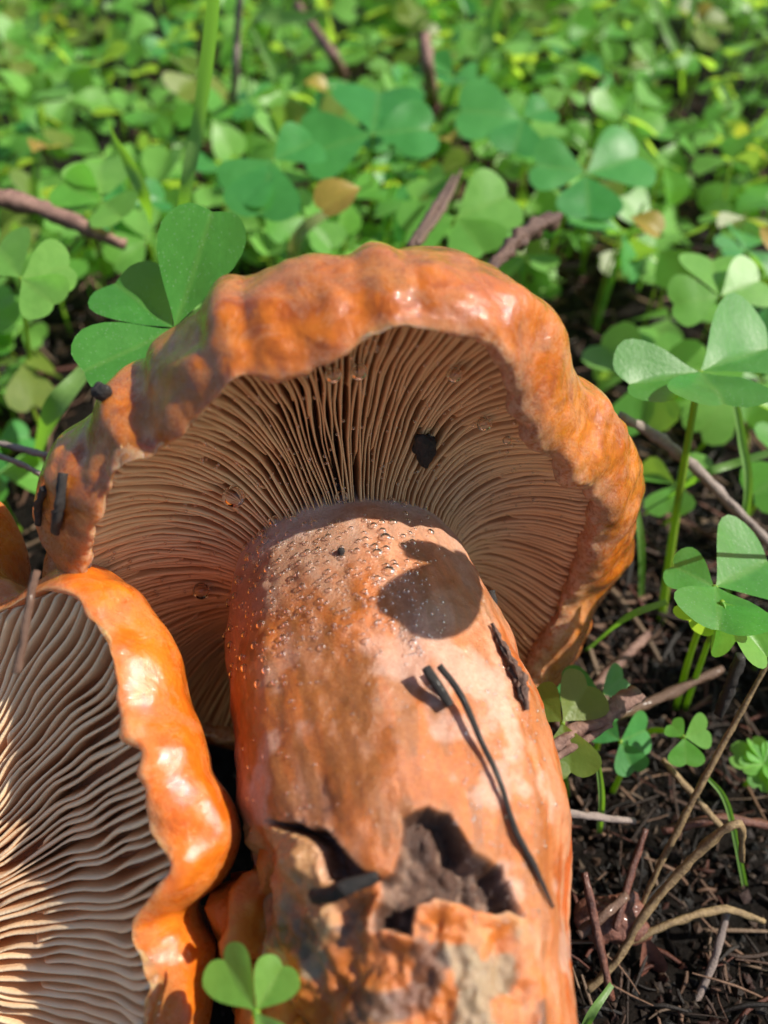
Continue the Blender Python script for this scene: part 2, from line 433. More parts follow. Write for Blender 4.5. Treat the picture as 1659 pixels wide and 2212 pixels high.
A0 = P(748, 1180, 12.2); B0 = P(965, 2150, 8.3); N0 = unit(B0 - A0)
inner = [(205, 1195), (222, 1100), (268, 992), (330, 985), (400, 935), (460, 870), (505, 800), (560, 805), (640, 800), (715, 770), (790, 735), (850, 700),
         (930, 715), (1010, 725), (1060, 735), (1095, 800), (1110, 880), (1150, 960), (1220, 1020), (1268, 1055), (1275, 1130), (1255, 1200), (1225, 1270),
         (1200, 1340), (1150, 1430), (1125, 1480)]
outer = [(110, 1200), (85, 1130), (85, 1080), (105, 1000), (140, 930), (215, 880), (245, 850), (300, 790), (380, 715), (460, 655), (560, 600), (650, 570),
         (730, 548), (820, 540), (900, 525), (980, 535), (1060, 570), (1110, 600), (1170, 650), (1215, 720), (1245, 800), (1300, 850), (1350, 915),
         (1385, 990), (1388, 1050), (1370, 1120), (1370, 1190), (1330, 1250), (1285, 1310), (1260, 1400), (1210, 1465), (1150, 1500)]
def wi0(t):
    return 1.0 + .9 * math.exp(-((t + 1.0) / .55) ** 2)
cap0 = Cap(A0, N0, inner, outer, wi0, .34, (740, 1050),
           [(126, .12, .45), (105, .12, .40), (85, .10, .45), (71, .12, .7), (60, .05, .3), (28, .09, .35), (-16, .11, .7), (150, .08, .2)],
           4.4, 5.2, 1.56, .62, seed=1, wmid=-.16)
mush = root('large_mushroom', (A0[0], A0[1], -.4)); MO = origin_of(mush)
tag(mush, 'large orange mushroom lying on its side with dewy stem and torn base', 'mushroom')
gl = []
a, i = math.radians(-68), 0
while a < math.radians(206):
    dn = math.exp(-((math.degrees(a) - 88) / 34) ** 2)               # crowded at the top, wider apart at the sides
    x0 = 0. if i % 3 != 1 else random.choice((.18, .35, .5, .62))
    gl.append((a + random.uniform(-.003, .003), x0, 1., random.uniform(.034, .050) * (1.25 - .25 * dn), i, .030))
    a += math.radians(1.42 - .50 * dn); i += 1
st = [math.radians(206) + math.radians(86) * (i + .5) / 80 for i in range(80)]
build_cap(mush, MO, cap0, (M_CAP, M_BED, M_GILL), .115, 3, gl, st, lambda g_: {})

# --- stem of the large mushroom
tq = np.array([-.6, 0, .3, .8, 2.5, 3.8, 4.85, 5.9, 6.8, 7.6]); rq = np.array([1.60, 1.60, 1.64, 1.80, 2.0, 1.99, 1.90, 1.66, 1.42, 1.15])
nth, ntt = 400, 430
TT = np.linspace(-.5, 7.6, ntt); TH = np.linspace(-math.pi, math.pi, nth, endpoint=False)
Tm, Hm = np.meshgrid(TT, TH, indexing='ij')
rr = np.interp(Tm, tq, rq)
bend_ = -.14 * sstep(4.6, 6.4, Tm) - .12 * (1 - sstep(.6, 2.4, Tm))
def stem_pos(r): return A0 + Tm[..., None] * N0 + bend_[..., None] * cap0.U + (r * np.cos(Hm))[..., None] * cap0.U + (r * np.sin(Hm))[..., None] * cap0.V
base = stem_pos(rr); rad = unit(base - (A0 + Tm[..., None] * N0))
rr = rr + .10 * fbm(base, .5, 3, 40) + .035 * fbm(base, 2.2, 3, 41)
rr = rr + .028 * fbm(np.stack([Hm * 4.2, Tm * .35, Tm * 0], -1), 1., 3, 42) * sstep(.8, 1.8, Tm)      # long ridges
base = stem_pos(rr)
px, py, dep = proj(base)
facing = ((CAM - base) * rad).sum(-1) > 0
wob = np.stack([px, py, 0 * px], -1)
pxw, pyw = px + 6 * fbm(wob, .03, 4, 50), py + 6 * fbm(wob, .03, 4, 51)
def poly_sd(poly, x, y):
    poly = np.array(poly, float); ins = np.zeros(x.shape, bool); dist = np.full(x.shape, 1e9)
    for (x1, y1), (x2, y2) in zip(poly, np.roll(poly, -1, 0)):
        c_ = ((y1 > y) != (y2 > y)) & (x < (x2 - x1) * (y - y1) / (y2 - y1 + 1e-9) + x1); ins ^= c_
        ex, ey = x2 - x1, y2 - y1; t = np.clip(((x - x1) * ex + (y - y1) * ey) / (ex * ex + ey * ey + 1e-9), 0, 1)
        dist = np.minimum(dist, np.hypot(x - x1 - t * ex, y - y1 - t * ey))
    return np.where(ins, -dist, dist)
hole = [(862, 1765), (924, 1743), (969, 1754), (997, 1799), (1030, 1844), (1081, 1872), (1109, 1928), (1132, 1984), (1047, 1965), (946, 1934), (898, 1956),
        (890, 2018), (834, 2013), (800, 2007), (822, 1928), (817, 1895), (850, 1878), (862, 1827)]
crack = [(570, 1774), (654, 1783), (710, 1800), (735, 1828), (777, 1872), (825, 1893), (800, 1905), (740, 1912), (699, 1895), (690, 1838), (654, 1806), (609, 1794)]
lower = [(540, 1776), (609, 1792), (654, 1803), (690, 1838), (699, 1895), (740, 1912), (822, 1915), (800, 2007), (834, 2013), (890, 2018), (898, 1956), (946, 1934), (1047, 1965),
         (1132, 1984), (1175, 2120), (1190, 2300), (400, 2300), (400, 1770)]
sd_h = np.where(facing, poly_sd(hole, pxw, pyw), 1e3); sd_c = np.where(facing, poly_sd(crack, pxw, pyw), 1e3); sd_l = np.where(facing, poly_sd(lower, pxw, pyw), 1e3)
inh = 1 - sstep(-16, 2, sd_h); inc = 1 - sstep(-9, 2, sd_c); inl = 1 - sstep(-8, 4, sd_l)
inl = inl * (1 - inh) * (1 - inc)
flap = np.exp(-((px - 1010) / 120) ** 2) * inl
lumps = fbm(base, 1.5, 5, 60); ridg = 1 - np.abs(fbm(base, 1.1, 4, 63))
rr = rr - inh * (.36 + .12 * fbm(base, 2.6, 4, 61) + .04 * fbm(base, 9., 3, 65)) - inc * (.30 + .05 * fbm(base, 8., 3, 66)) - inl * (.08 + .17 * lumps - .08 * flap + .10 * (ridg - .6)) * sstep(0, 60, -sd_l)
lip = np.exp(-((np.minimum(sd_h, sd_c) - 7) / 7.) ** 2) * (1 - inh) * (1 - inc)
rr = rr + (.02 * lip + .022 * inl) * fbm(base, 8., 4, 67)
rr = rr * np.where(Tm > 7., np.sqrt(np.clip(1 - ((Tm - 7.) / .62) ** 2, 0.02, 1)), 1)
SV = stem_pos(rr)
# colour of the flesh, with some leaflet shadow painted in
st_n = fbm(np.stack([Hm * 5, Tm * 1.1, Tm * 0], -1), 1., 5, 70); st_f = fbm(np.stack([Hm * 11, Tm * 1.8, Tm * 0], -1), 1., 5, 71); bl = fbm(base, .75, 4, 72)
c_or, c_pk, c_dk, c_top, c_red = (np.array(c) for c in ((.52, .155, .026), (.62, .275, .14), (.34, .125, .028), (.57, .33, .215), (.62, .115, .015)))
colr = lerp(c_or, c_pk, sstep(-.25, .55, st_n + .5 * bl)[..., None])
colr = lerp(colr, c_dk, (sstep(.05, .5, st_f - .6 * bl) * .7)[..., None])
fib = fbm(np.stack([Hm * 42, Tm * 1.6, Tm * 0], -1), 1., 3, 73); colr = colr * (1 + .15 * fib)[..., None]
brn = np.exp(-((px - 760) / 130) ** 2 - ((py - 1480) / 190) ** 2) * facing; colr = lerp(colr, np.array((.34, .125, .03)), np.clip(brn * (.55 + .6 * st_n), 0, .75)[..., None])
right = sstep(.9, .25, Hm) * (np.abs(Hm) < 1.4)
colr = lerp(colr, lerp(np.array((.62, .28, .145)), c_red, sstep(-.1, .45, st_f)[..., None]), (right * .75)[..., None])
powd = 1 - sstep(1.0, 2.3, Tm + .7 * bl + .5 * st_n)
colr = lerp(colr, c_top + .06 * st_f[..., None] + .05 * bl[..., None], (powd * .85)[..., None])
ring = 1 - sstep(.60, 1.0, Tm + .2 * bl); colr = lerp(colr, np.array((.80, .67, .60)), (ring * .85)[..., None])
stain_shade = np.exp(-(((px - 985) / 95) ** 2 + ((py - 1310) / 62) ** 2)) * facing; colr = lerp(colr, np.array((.30, .25, .16)), np.clip(stain_shade * (.3 + .4 * bl), 0, .35)[..., None])  # grey-green stain, part of it the leaflet shadow painted into the flesh
colr = lerp(colr, np.array((.70, .46, .36)), (sstep(.22, .6, fbm(base, 1.5, 5, 77)) * .6 * sstep(2.2, 3.4, Tm))[..., None])
colr = lerp(colr, lerp(np.array((.56, .29, .10)), np.array((.60, .17, .018)), sstep(-.3, .3, lumps)[..., None]), (inl * .85)[..., None])
grn = sstep(.40, .7, fbm(base, 2.4, 4, 79)) * inl * sstep(1960, 2040, py); colr = lerp(colr, np.array((.17, .27, .20)), (grn * .6)[..., None])
drt = sstep(.32, .6, fbm(base, 2.4, 4, 80)) * (inl + .25 * sstep(5.6, 6.4, Tm) * (1 - inl)); drt = drt * sstep(1900, 2020, py); colr = lerp(colr, np.array((.060, .030, .018)), (np.clip(drt, 0, 1) * .8)[..., None])
gran = fbm(base, 5., 3, 81)
colr = lerp(colr, lerp(np.array((.085, .040, .024)), np.array((.27, .17, .12)), sstep(.0, .55, gran)[..., None]), (1 - sstep(-5, 4, sd_h))[..., None])
colr = lerp(colr, np.array((.13, .045, .018)), (1 - sstep(-4, 3, sd_c))[..., None]); colr = lerp(colr, np.array((.62, .38, .20)), (lip * .12)[..., None])
dry = np.clip(powd * .9 + inh * .5, 0, 1)
SF = grid_faces(ntt, nth, True)
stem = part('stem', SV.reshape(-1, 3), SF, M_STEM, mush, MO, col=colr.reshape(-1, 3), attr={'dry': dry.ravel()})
# torn chunk hanging under the base down to the soil
def blob(c_, sx, sy, sz, amp, sc, seed, nu=60, nv=40):
    u = np.linspace(0, 2 * math.pi, nu, endpoint=False); v = np.linspace(0.02, math.pi - .02, nv); Vv, Uu = np.meshgrid(v, u, indexing='ij')
    d = np.stack([np.sin(Vv) * np.cos(Uu), np.sin(Vv) * np.sin(Uu), np.cos(Vv)], -1)
    q = d * np.array([sx, sy, sz]); r_ = 1 + amp * fbm(q + seed * 3.1, sc, 4, seed)
    return (np.asarray(c_) + q * r_[..., None]).reshape(-1, 3), grid_faces(nv, nu, True)
for (c_, sx, sy, sz, sdn) in ((P(640, 2010, 9.6), .75, 1.25, 1.6, 5), (P(660, 2180, 9.2), .7, .9, 1.3, 8), (P(690, 2090, 10.8), .8, 1.3, 2.0, 9)):
    Vb, Fb = blob(c_, sx, sy, sz, .55, 1.1, sdn); part('torn_chunk', Vb, Fb, M_TORN, mush, MO)
BV_STEM = bvh(SV.reshape(-1, 3), SF)
ES = cap0.edge_surface(); BV_GILL = bvh(np.swapaxes(ES, 0, 1).reshape(-1, 3), grid_faces(ES.shape[1], ES.shape[0], True))

# --- the second mushroom, upside down in front on the left
innL = [(-200, 1230), (0, 1345), (62, 1290), (100, 1275), (156, 1279), (182, 1301), (218, 1373), (251, 1424), (258, 1493), (269, 1552), (305, 1620), (321, 1643), (325, 1730),
        (317, 1781), (333, 1825), (365, 1849), (395, 1880), (345, 1920), (290, 1962), (282, 2012), (296, 2067), (337, 2119), (313, 2147), (305, 2212), (280, 2380), (150, 2600)]
outL = [(-200, 1010), (0, 1078), (60, 1185), (72, 1240), (88, 1262), (130, 1225), (210, 1213), (280, 1260), (340, 1350), (385, 1480), (420, 1580), (440, 1645), (500, 1700),
        (533, 1780), (532, 1830), (500, 1905), (455, 1940), (400, 1948), (335, 1962), (372, 2000), (385, 2040), (392, 2087), (385, 2150), (373, 2212), (340, 2400), (200, 2700)]
OL = P(-350, 2080, 10.95); NL = unit(RT * -.42 + UPV * .14 - FW * .95)
capL = Cap(OL, NL, innL, outL, lambda t: .55, .17, (-350, 2080), [(66, .07, .9), (35, .05, .4), (25, .04, .4), (14, .05, .3), (8, .05, .95), (-4, .05, .5)], 4.3, 5.0, 1.5, .7, seed=9, back=-1.9, wo_drop=.45, wmid=-.25)
mushL = root('small_mushroom', (OL[0], OL[1], -.4)); ML = origin_of(mushL)
tag(mushL, 'bright orange mushroom cap lying gills up in front of the large one', 'mushroom')
gl = []; a = math.radians(-80); i = 0
while a < math.radians(110):
    gl.append((a, 0. if i % 3 else random.choice((0., .3, .5)), 1., random.uniform(.045, .07), i, .09)); a += math.radians(random.uniform(.95, 1.55)); i += 1
st = [math.radians(110) + math.radians(170) * (k + .5) / 70 for k in range(70)]
build_cap(mushL, ML, capL, (M_CAP2, M_BED2, M_GILL2), .085, 23, gl, st, lambda g_: dict(nst=30, depth=.6, lean=.10 + .15 * math.sin(g_[0] * 2.)))
t_ = np.linspace(0, 1, 30); hh = np.linspace(0, 2 * math.pi, 60, endpoint=False); Th2, T2 = np.meshgrid(hh, t_)
r2 = 1.5 + .12 * np.sin(3 * T2) + .08 * fbm(np.stack([np.cos(Th2), np.sin(Th2), T2], -1), 2., 3, 4); r2 = r2 * np.where(T2 > .93, np.sqrt(np.clip(1 - ((T2 - .93) / .071) ** 2, 0, 1)), 1)
SL = capL.world(r2, -.2 + T2 * 4.2, Th2)
part('stem', SL.reshape(-1, 3), grid_faces(30, 60, True), M_STEM, mushL, ML, col=np.tile((.6, .24, .07), (SL.size // 3, 1)))

# ------------------------------------------------------------------ things growing and lying around
exec_later = []
def tube(pts, radii, seg=8, amp=.0, seed=0, closed=True, sub=4, nsc=3.5):
    pts = np.asarray(pts, float); n = len(pts); k = (n - 1) * sub + 1
    # Catmull-Rom
    pp = np.concatenate([[2 * pts[0] - pts[1]], pts, [2 * pts[-1] - pts[-2]]]); out = []
    for i in range(n - 1):
        p0, p1, p2, p3 = pp[i:i + 4]
        for t in np.linspace(0, 1, sub, endpoint=False):
            out.append(.5 * ((2 * p1) + (p2 - p0) * t + (2 * p0 - 5 * p1 + 4 * p2 - p3) * t * t + (3 * p1 - p0 - 3 * p2 + p3) * t ** 3))
    out.append(pts[-1]); out = np.array(out)
    rad_ = np.interp(np.linspace(0, 1, k), np.linspace(0, 1, len(np.atleast_1d(radii))), np.atleast_1d(radii))
    tan = unit(np.gradient(out, axis=0)); ref = np.array([.31, .22, .92]); a = unit(np.cross(tan, ref)); b = np.cross(tan, a)
    u = np.linspace(0, 2 * math.pi, seg, endpoint=False)
    off = a[:, None] * np.cos(u)[None, :, None] + b[:, None] * np.sin(u)[None, :, None]
    rr_ = rad_[:, None] * np.ones((1, seg))
    if amp: rr_ = rr_ * (1 + amp * fbm(out[:, None] + off * .3 + seed * 1.37, nsc, 3, seed))
    V = (out[:, None] + off * rr_[..., None]).reshape(-1, 3); F = grid_faces(k, seg, True).tolist()
    if closed: F += [list(range(seg)), list(range((k - 1) * seg, k * seg))[::-1]]
    return V, F
def stick(name, pts, radii, mat, label, cat, group=None, amp=.38, seed=0, seg=10, sub=10, nsc=6.):
    V, F = tube(pts, radii, seg, amp, seed, sub=sub, nsc=nsc)
    return tag(single(name, V, F, mat), label, cat, group)

# --- clover
def leaf_outline(n, notch, width):
    pts = np.array([(0, 0), (.10, .07), (.25, .22), (.42, .38), (.60, .50), (.78, .54), (.92, .46), (1.01, .30), (1.01, .14), (1 - notch, 0)], float); pts[:, 1] *= width
    pp = np.concatenate([[pts[0]], pts, [pts[-1]]]); out = []
    m_ = len(pts) - 1
    for t in np.linspace(0, m_, n + 1):
        i = min(int(t), m_ - 1); f_ = t - i; p0, p1, p2, p3 = pp[i:i + 4]
        out.append(.5 * ((2 * p1) + (p2 - p0) * f_ + (2 * p0 - 5 * p1 + 4 * p2 - p3) * f_ * f_ + (3 * p1 - p0 - 3 * p2 + p3) * f_ ** 3))
    return np.array(out)
def leaflet_geo(n=10, q=4, notch=.10, width=1., fold=20, curl=.15, cup=.0, seed=0, oneside=0.):
    o = leaf_outline(n, notch, width); mid = np.stack([np.linspace(0, 1 - notch, n + 1), np.zeros(n + 1)], 1)
    V, mm = [], []
    for sgn in (-1, 1):
        for i in range(n + 1):
            for j in range(q + 1):
                if sgn == 1 and j == 0: continue
                x, y = lerp(mid[i], o[i], j / q); V.append((x, sgn * y, 0)); mm.append(y)
    V = np.array(V); mm = np.array(mm); y = V[:, 1].copy(); x = V[:, 0].copy()
    fl = math.radians(fold); fl2 = np.where(y > 0, fl + oneside, fl)
    V[:, 1] = y * np.cos(fl2); V[:, 2] = np.abs(y) * np.sin(fl2) - curl * x * x + cup * y * y + .025 * noise(np.stack([x * 3, y * 3, 0 * x + seed], -1), 3)
    na = (n + 1) * (q + 1); F = []
    ia = lambda i, j: i * (q + 1) + j
    ib = lambda i, j: ia(i, 0) if j == 0 else na + i * q + j - 1
    for i in range(n):
        for j in range(q):
            F.append([ia(i, j), ia(i, j + 1), ia(i + 1, j + 1), ia(i + 1, j)]); F.append([ib(i, j), ib(i + 1, j), ib(i + 1, j + 1), ib(i, j + 1)])
    return V, np.array(F), mm
def leaf_mesh(mat, **kw):
    V, F, mm = leaflet_geo(**kw); return mesh_data('leaflet', V, F, mat, attr={'mid': mm})
VAR = [dict(notch=random.uniform(.06, .16), width=random.uniform(.92, 1.12), fold=f_, curl=c_, seed=i) for i, (f_, c_) in
       enumerate([(6, .1), (14, .18), (22, .10), (30, .2), (10, .3), (18, -.05), (38, .1), (4, .22)])]
LM = {}
for key, mt in (('g', M_LEAF), ('h', M_LEAFH), ('y', M_LEAFY), ('b', M_LEAFB)):
    LM[key] = [leaf_mesh(mt, n=12 if key == 'h' else 8, q=5 if key == 'h' else 3, **v) for v in VAR]
def basis(xa, nrm):
    xa = unit(xa); z = np.asarray(nrm, float); z = unit(z - (z @ xa) * xa); y = np.cross(z, xa)
    return Matrix(((xa[0], y[0], z[0]), (xa[1], y[1], z[1]), (xa[2], y[2], z[2])))
def add_leaflet(rt, org, at, tip, nrm, mesh, wf=1.):
    o = link('leaflet', mesh, rt); L = np.linalg.norm(np.asarray(tip) - at)
    m3 = basis(np.asarray(tip) - at, nrm) @ Matrix.Diagonal((L, L * wf, L))
    o.matrix_local = Matrix.Translation(Vector((np.asarray(at) - org) * S)) @ m3.to_4x4()
    return o
def clover(base_, top, size, yaw, key, label, group, droop=-.1, tilt=(0, 0), name='clover', leaves=None, rad_=.045, bend=.25):
    base_ = np.asarray(base_, float); top = np.asarray(top, float)
    rt = root(name, base_); tag(rt, label, 'clover', group); org = base_
    mid = (base_ + top) / 2 + np.array([random.uniform(-bend, bend), random.uniform(-bend, bend), .1])
    V, F = tube([base_ - (0, 0, .25), mid, top], [rad_ * 1.2, rad_ * .8], 6, sub=4); part('petiole', V, F, M_PET, rt, org)
    if leaves is None:
        nrm = unit([tilt[0], tilt[1], 1.])
        for k in range(3):
            a = yaw + k * 2.0944 + random.uniform(-.12, .12); d = np.array([math.cos(a), math.sin(a), 0]); d = unit(d - (d @ nrm) * nrm)
            d = unit(d + nrm * (droop + random.uniform(-.15, .15)))
            add_leaflet(rt, org, top, top + d * size * random.uniform(.9, 1.1), nrm + .15 * rng.normal(size=3), random.choice(LM[key]))
    else:
        for (tip, nrm, mesh, wf) in leaves: add_leaflet(rt, org, top, tip, nrm, mesh, wf)
    return rt
def hero(cpx, d0, leaves, key, label, base_px=None, base_z=None, rad_=.05, group=None, kw=None):
    top = P(*cpx, d0); L = []
    for (tx, ty, dz, nrm, fold, wf, curl) in leaves:
        L.append((P(tx, ty, d0 + dz), nrm, leaf_mesh({'g': M_LEAF, 'h': M_LEAFH, 'y': M_LEAFY, 'b': M_LEAFB}[key], n=14, q=6, notch=random.uniform(.05, .11) if wf > .8 else .01, fold=fold, curl=curl, seed=random.randint(0, 99)), wf))
    if base_px is None: b = np.array([top[0] + .2, top[1] + .6, 0])
    else:
        b = PZ(*base_px, 0.); 
    b[2] = float(ground_z(b[0], b[1]))
    return clover(b, top, 1, 0, key, label, group, leaves=L, rad_=rad_, bend=.1)
UPW = np.array([0, 0, 1.]); TOC = -FW
hero((1512, 802), 13.2, [(1343, 832, -.3, UPW + .30 * TOC, 24, 1.0, .02), (1668, 752, .9, UPW + .45 * TOC, 30, 1.15, .0), (1572, 872, -1.25, UPW + .05 * TOC, 10, 1.1, .05)], 'h',
     'tall hairy clover with a lime stalk standing right of the cap', (1440, 1330), rad_=.075)
hero((378, 712), 12.3, [(460, 455, .2, TOC + .2 * UPW - .1 * RT, 6, .66, .02), (245, 606, .6, TOC + .5 * UPW + .3 * RT, 10, .78, .05), (178, 800, -.5, TOC * .8 + .6 * UPW, 10, .74, .05)], 'h',
     'large dark clover leaf pressed against the left rim of the large cap', (330, 900), rad_=.06)
hero((1545, 1268), 11.6, [(1448, 1218, .3, .4 * TOC + UPW, 12, 1.1, .03), (1668, 1205, .7, .4 * TOC + UPW, 16, 1.2, .04), (1560, 1356, -.9, .3 * TOC + UPW, 20, 1.3, .1)], 'h',
     'broad clover with folded leaflets below the tall hairy clover', (1480, 1500), rad_=.06)
hero((1560, 1300), 11.2, [(1672, 1425, -.4, TOC + .4 * RT, 25, .9, .1), (1480, 1350, .5, TOC, 10, .9, .1), (1600, 1400, .4, TOC, 10, .9, .1)], 'g',
     'clover with a purple flecked drooping leaflet under the broad clover', (1500, 1500))
hero((1478, 1592), 12.9, [(1448, 1562, .1, TOC, 6, 1.25, .0), (1530, 1573, .1, TOC, 6, 1.25, .0), (1483, 1655, -.1, TOC, 6, 1.25, .0)], 'g',
     'small flat round clover over bare soil beside the forked twig', (1390, 1560))
hero((1340, 1600), 13.4, [(1285, 1560, .1, TOC, 10, 1.1, .0), (1372, 1670, -.2, TOC, 10, 1., .0), (1400, 1575, .3, TOC, 8, 1.1, .0)], 'b',
     'bluish clover in the shade under the forked twig', (1330, 1700))
hero((1215, 1560), 11.8, [(1150, 1500, .3, TOC, 10, 1.1, .0), (1275, 1475, .3, TOC, 10, 1.1, .0), (1235, 1680, -.2, TOC, 12, 1.1, .0)], 'y',
     'yellowing clover tucked against the right side of the stem', (1240, 1700))
hero((1300, 1500), 13.0, [(1210, 1470, .1, TOC, 10, .9, .0), (1350, 1462, .3, TOC, 8, 1., .0), (1310, 1560, -.2, TOC, 8, 1., .0)], 'b',
     'dull clover in shade beneath the lower right cap rim', (1300, 1600))
hero((553, 2185), 7.5, [(475, 2062, .3, TOC + .2 * UPW, 14, .85, .03), (615, 2080, .2, TOC + .4 * UPW, 18, 1., .05), (600, 2290, -.3, TOC + .3 * UPW, 10, .9, .05)], 'g',
     'pale sunlit clover poking up between the two mushrooms', (600, 2400))
hero((220, 438), 18.5, [(130, 395, 0, TOC + UPW, 16, 1.2, .05), (215, 345, .9, TOC + UPW, 10, 1., .05), (265, 470, -.6, TOC + .6 * UPW, 16, 1.2, .05)], 'g',
     'sunlit clover with a yellow stalk above the reddish stick', (275, 560))
hero((45, 602), 14.5, [(155, 570, .2, TOC + .5 * UPW, 12, 1.2, .05), (120, 660, -.3, TOC + .5 * UPW, 10, 1., .05), (-10, 520, .5, TOC + .5 * UPW, 10, 1., .05)], 'g',
     'clover with one round leaflet below the reddish stick', (60, 800))
hero((590, 345), 20.5, [(505, 420, -.3, TOC + .4 * UPW, 8, 1.1, .05), (680, 300, .4, TOC + .5 * UPW, 8, 1.1, .05), (560, 470, -.4, TOC + .3 * UPW, 8, 1.1, .05)], 'b',
     'broad bluish clover behind the tall grass blade', (600, 600))
hero((805, 290), 22.5, [(655, 330, 0, TOC + .6 * UPW, 10, 1.1, .05), (940, 275, .2, TOC + .5 * UPW, 8, 1., .05), (820, 185, 1.2, TOC + .6 * UPW, 8, 1.1, .05)], 'b',
     'broad bluish clover beside the brown upright stick', (800, 480))
hero((985, 470), 19.5, [(1105, 420, .3, TOC + .5 * UPW, 8, 1.1, .05), (870, 500, -.2, TOC + .5 * UPW, 8, 1., .05), (1050, 545, -.7, TOC + .4 * UPW, 8, 1., .05)], 'g',
     'clover behind the split needle above the large cap', (1000, 620))
hero((1265, 375), 22., [(1390, 330, .3, TOC + .5 * UPW, 8, 1.1, .05), (1150, 350, .0, TOC + .5 * UPW, 8, 1.1, .05), (1275, 470, -.6, TOC + .4 * UPW, 8, 1.1, .05)], 'b',
     'broad bluish clover behind the knotted twig', (1270, 560))
hero((1555, 640), 17.5, [(1650, 600, .2, TOC + .5 * UPW, 8, 1.1, .05), (1450, 655, 0, TOC + .5 * UPW, 8, 1.1, .05), (1540, 550, .8, TOC + .6 * UPW, 8, 1.1, .05)], 'g',
     'three-lobed clover standing right behind the tall hairy clover', (1570, 800))
hero((1130, 255), 25., [(1190, 230, .3, TOC + .7 * UPW, 8, 1.1, .05), (990, 235, .0, TOC + .6 * UPW, 8, 1.1, .05), (1110, 330, -.6, TOC + .4 * UPW, 8, 1.1, .05)], 'b',
     'dark clover with a bright gap beside the lime grass stalk', (1140, 420))
# little rosette seedling at the right edge
rs = PZ(1650, 1650, .4); rt = root('seedling', (rs[0], rs[1], float(ground_z(rs[0], rs[1])))); tag(rt, 'tiny bright green rosette seedling on the soil near the split straw', 'seedling')
for k in range(11):
    a = k * 2.399; L_ = .32 + .035 * k; tip = rs + np.array([math.cos(a), math.sin(a), .55 - .06 * k]) * L_ * .9
    add_leaflet(rt, origin_of(rt), rs, tip, UPW, LM['g'][k % 8], .9)
V, F = tube([origin_of(rt) - (0, 0, .2), rs], [.05, .04], 6); part('stalk', V, F, M_PET, rt, origin_of(rt))

# --- the clover carpet: Poisson-like scatter over the ground behind the mushroom
def visible(x, y, z):
    u_, v_, d = proj(np.array([x, y, z])); return -120 < u_ < 1780 and -160 < v_ < 2300
pts = []; tries = 0
while len(pts) < 280 and tries < 60000:
    tries += 1
    y = 7.5 + 46 * random.random() ** .8; x = random.uniform(-1, 1) * (7 + y * .62)
    if not visible(x, y, 2.2): continue
    u_, v_, d = proj(np.array([x, y, 2.4]))
    if v_ > 560 and 40 < u_ < 1400: continue                 # the mushroom stands here
    if y < 11.5 and x < 8 and x > -6: continue
    if u_ > 1180 and v_ > 520 and random.random() < .62: continue
    if v_ > 1000: continue
    if v_ > 430 and 500 < u_ < 900 and random.random() < .5: continue
    md = 1.15 + .018 * y
    if any((x - a) ** 2 + (y - b) ** 2 < md * md for a, b, _ in pts): continue
    pts.append((x, y, d))
pts.sort(key=lambda q: q[2])
MARKS = [(60, 250, 'left of the pointed grass blade'), (300, 250, 'between the two green grass blades'), (120, 100, 'far behind the reddish stick'), (340, 60, 'behind the bent folded grass leaf'), (120, 440, 'around the reddish stick'),
         (60, 640, 'below the reddish stick'), (100, 800, 'left of the large cap rim'), (430, 420, 'at the foot of the tall grass blade'), (520, 120, 'around the pale dry stem'), (650, 60, 'around the leaning brown stick'),
         (640, 250, 'between the dry stem and the upright stick'), (700, 430, 'by the pale dry stalk behind the cap'), (850, 60, 'far behind the upright brown stick'), (930, 180, 'around the upright brown stick'), (900, 380, 'behind the split needle pair'),
         (1060, 80, 'around the lime grass stalk'), (1080, 300, 'in front of the lime grass stalk'), (1150, 440, 'around the knotted twig'), (1300, 120, 'between the lime stalk and leaning lime blade'), (1300, 300, 'behind the knotted twig'),
         (1450, 60, 'around the leaning lime blade'), (1620, 100, 'right of the leaning lime blade'), (1480, 300, 'in front of the leaning lime blade'), (1400, 500, 'right of the knotted twig'), (1620, 400, 'behind the three-lobed clover'), (1500, 620, 'around the three-lobed clover'), (1500, 900, 'below the tall hairy clover')]
for x, y, d in pts:
    z0 = float(ground_z(x, y)); h = random.uniform(1.4, 3.6); u_, v_, _ = proj(np.array([x, y, 2.4]))
    if v_ > 560: h *= .75
    key = random.choices('gby', (.74, .14, .12))[0]
    top = (x + random.uniform(-.5, .5), y + random.uniform(-.5, .5), z0 + h)
    size = random.uniform(.95, 1.6)
    mk = min(MARKS, key=lambda q_: (q_[0] - u_) ** 2 + 2.2 * (q_[1] - v_) ** 2)[2]
    lab = ('large ' if size > 1.38 else 'small ' if size < 1.12 else 'medium ') + {'g': 'fresh green', 'b': 'bluish green', 'y': 'yellowish'}[key] + ' clover ' + mk
    clover((x, y, z0), top, size, random.uniform(0, 6.28), key, lab, lab,
           droop=random.uniform(-.35, .3), tilt=(random.uniform(-.7, .6), random.uniform(-.7, .4)))
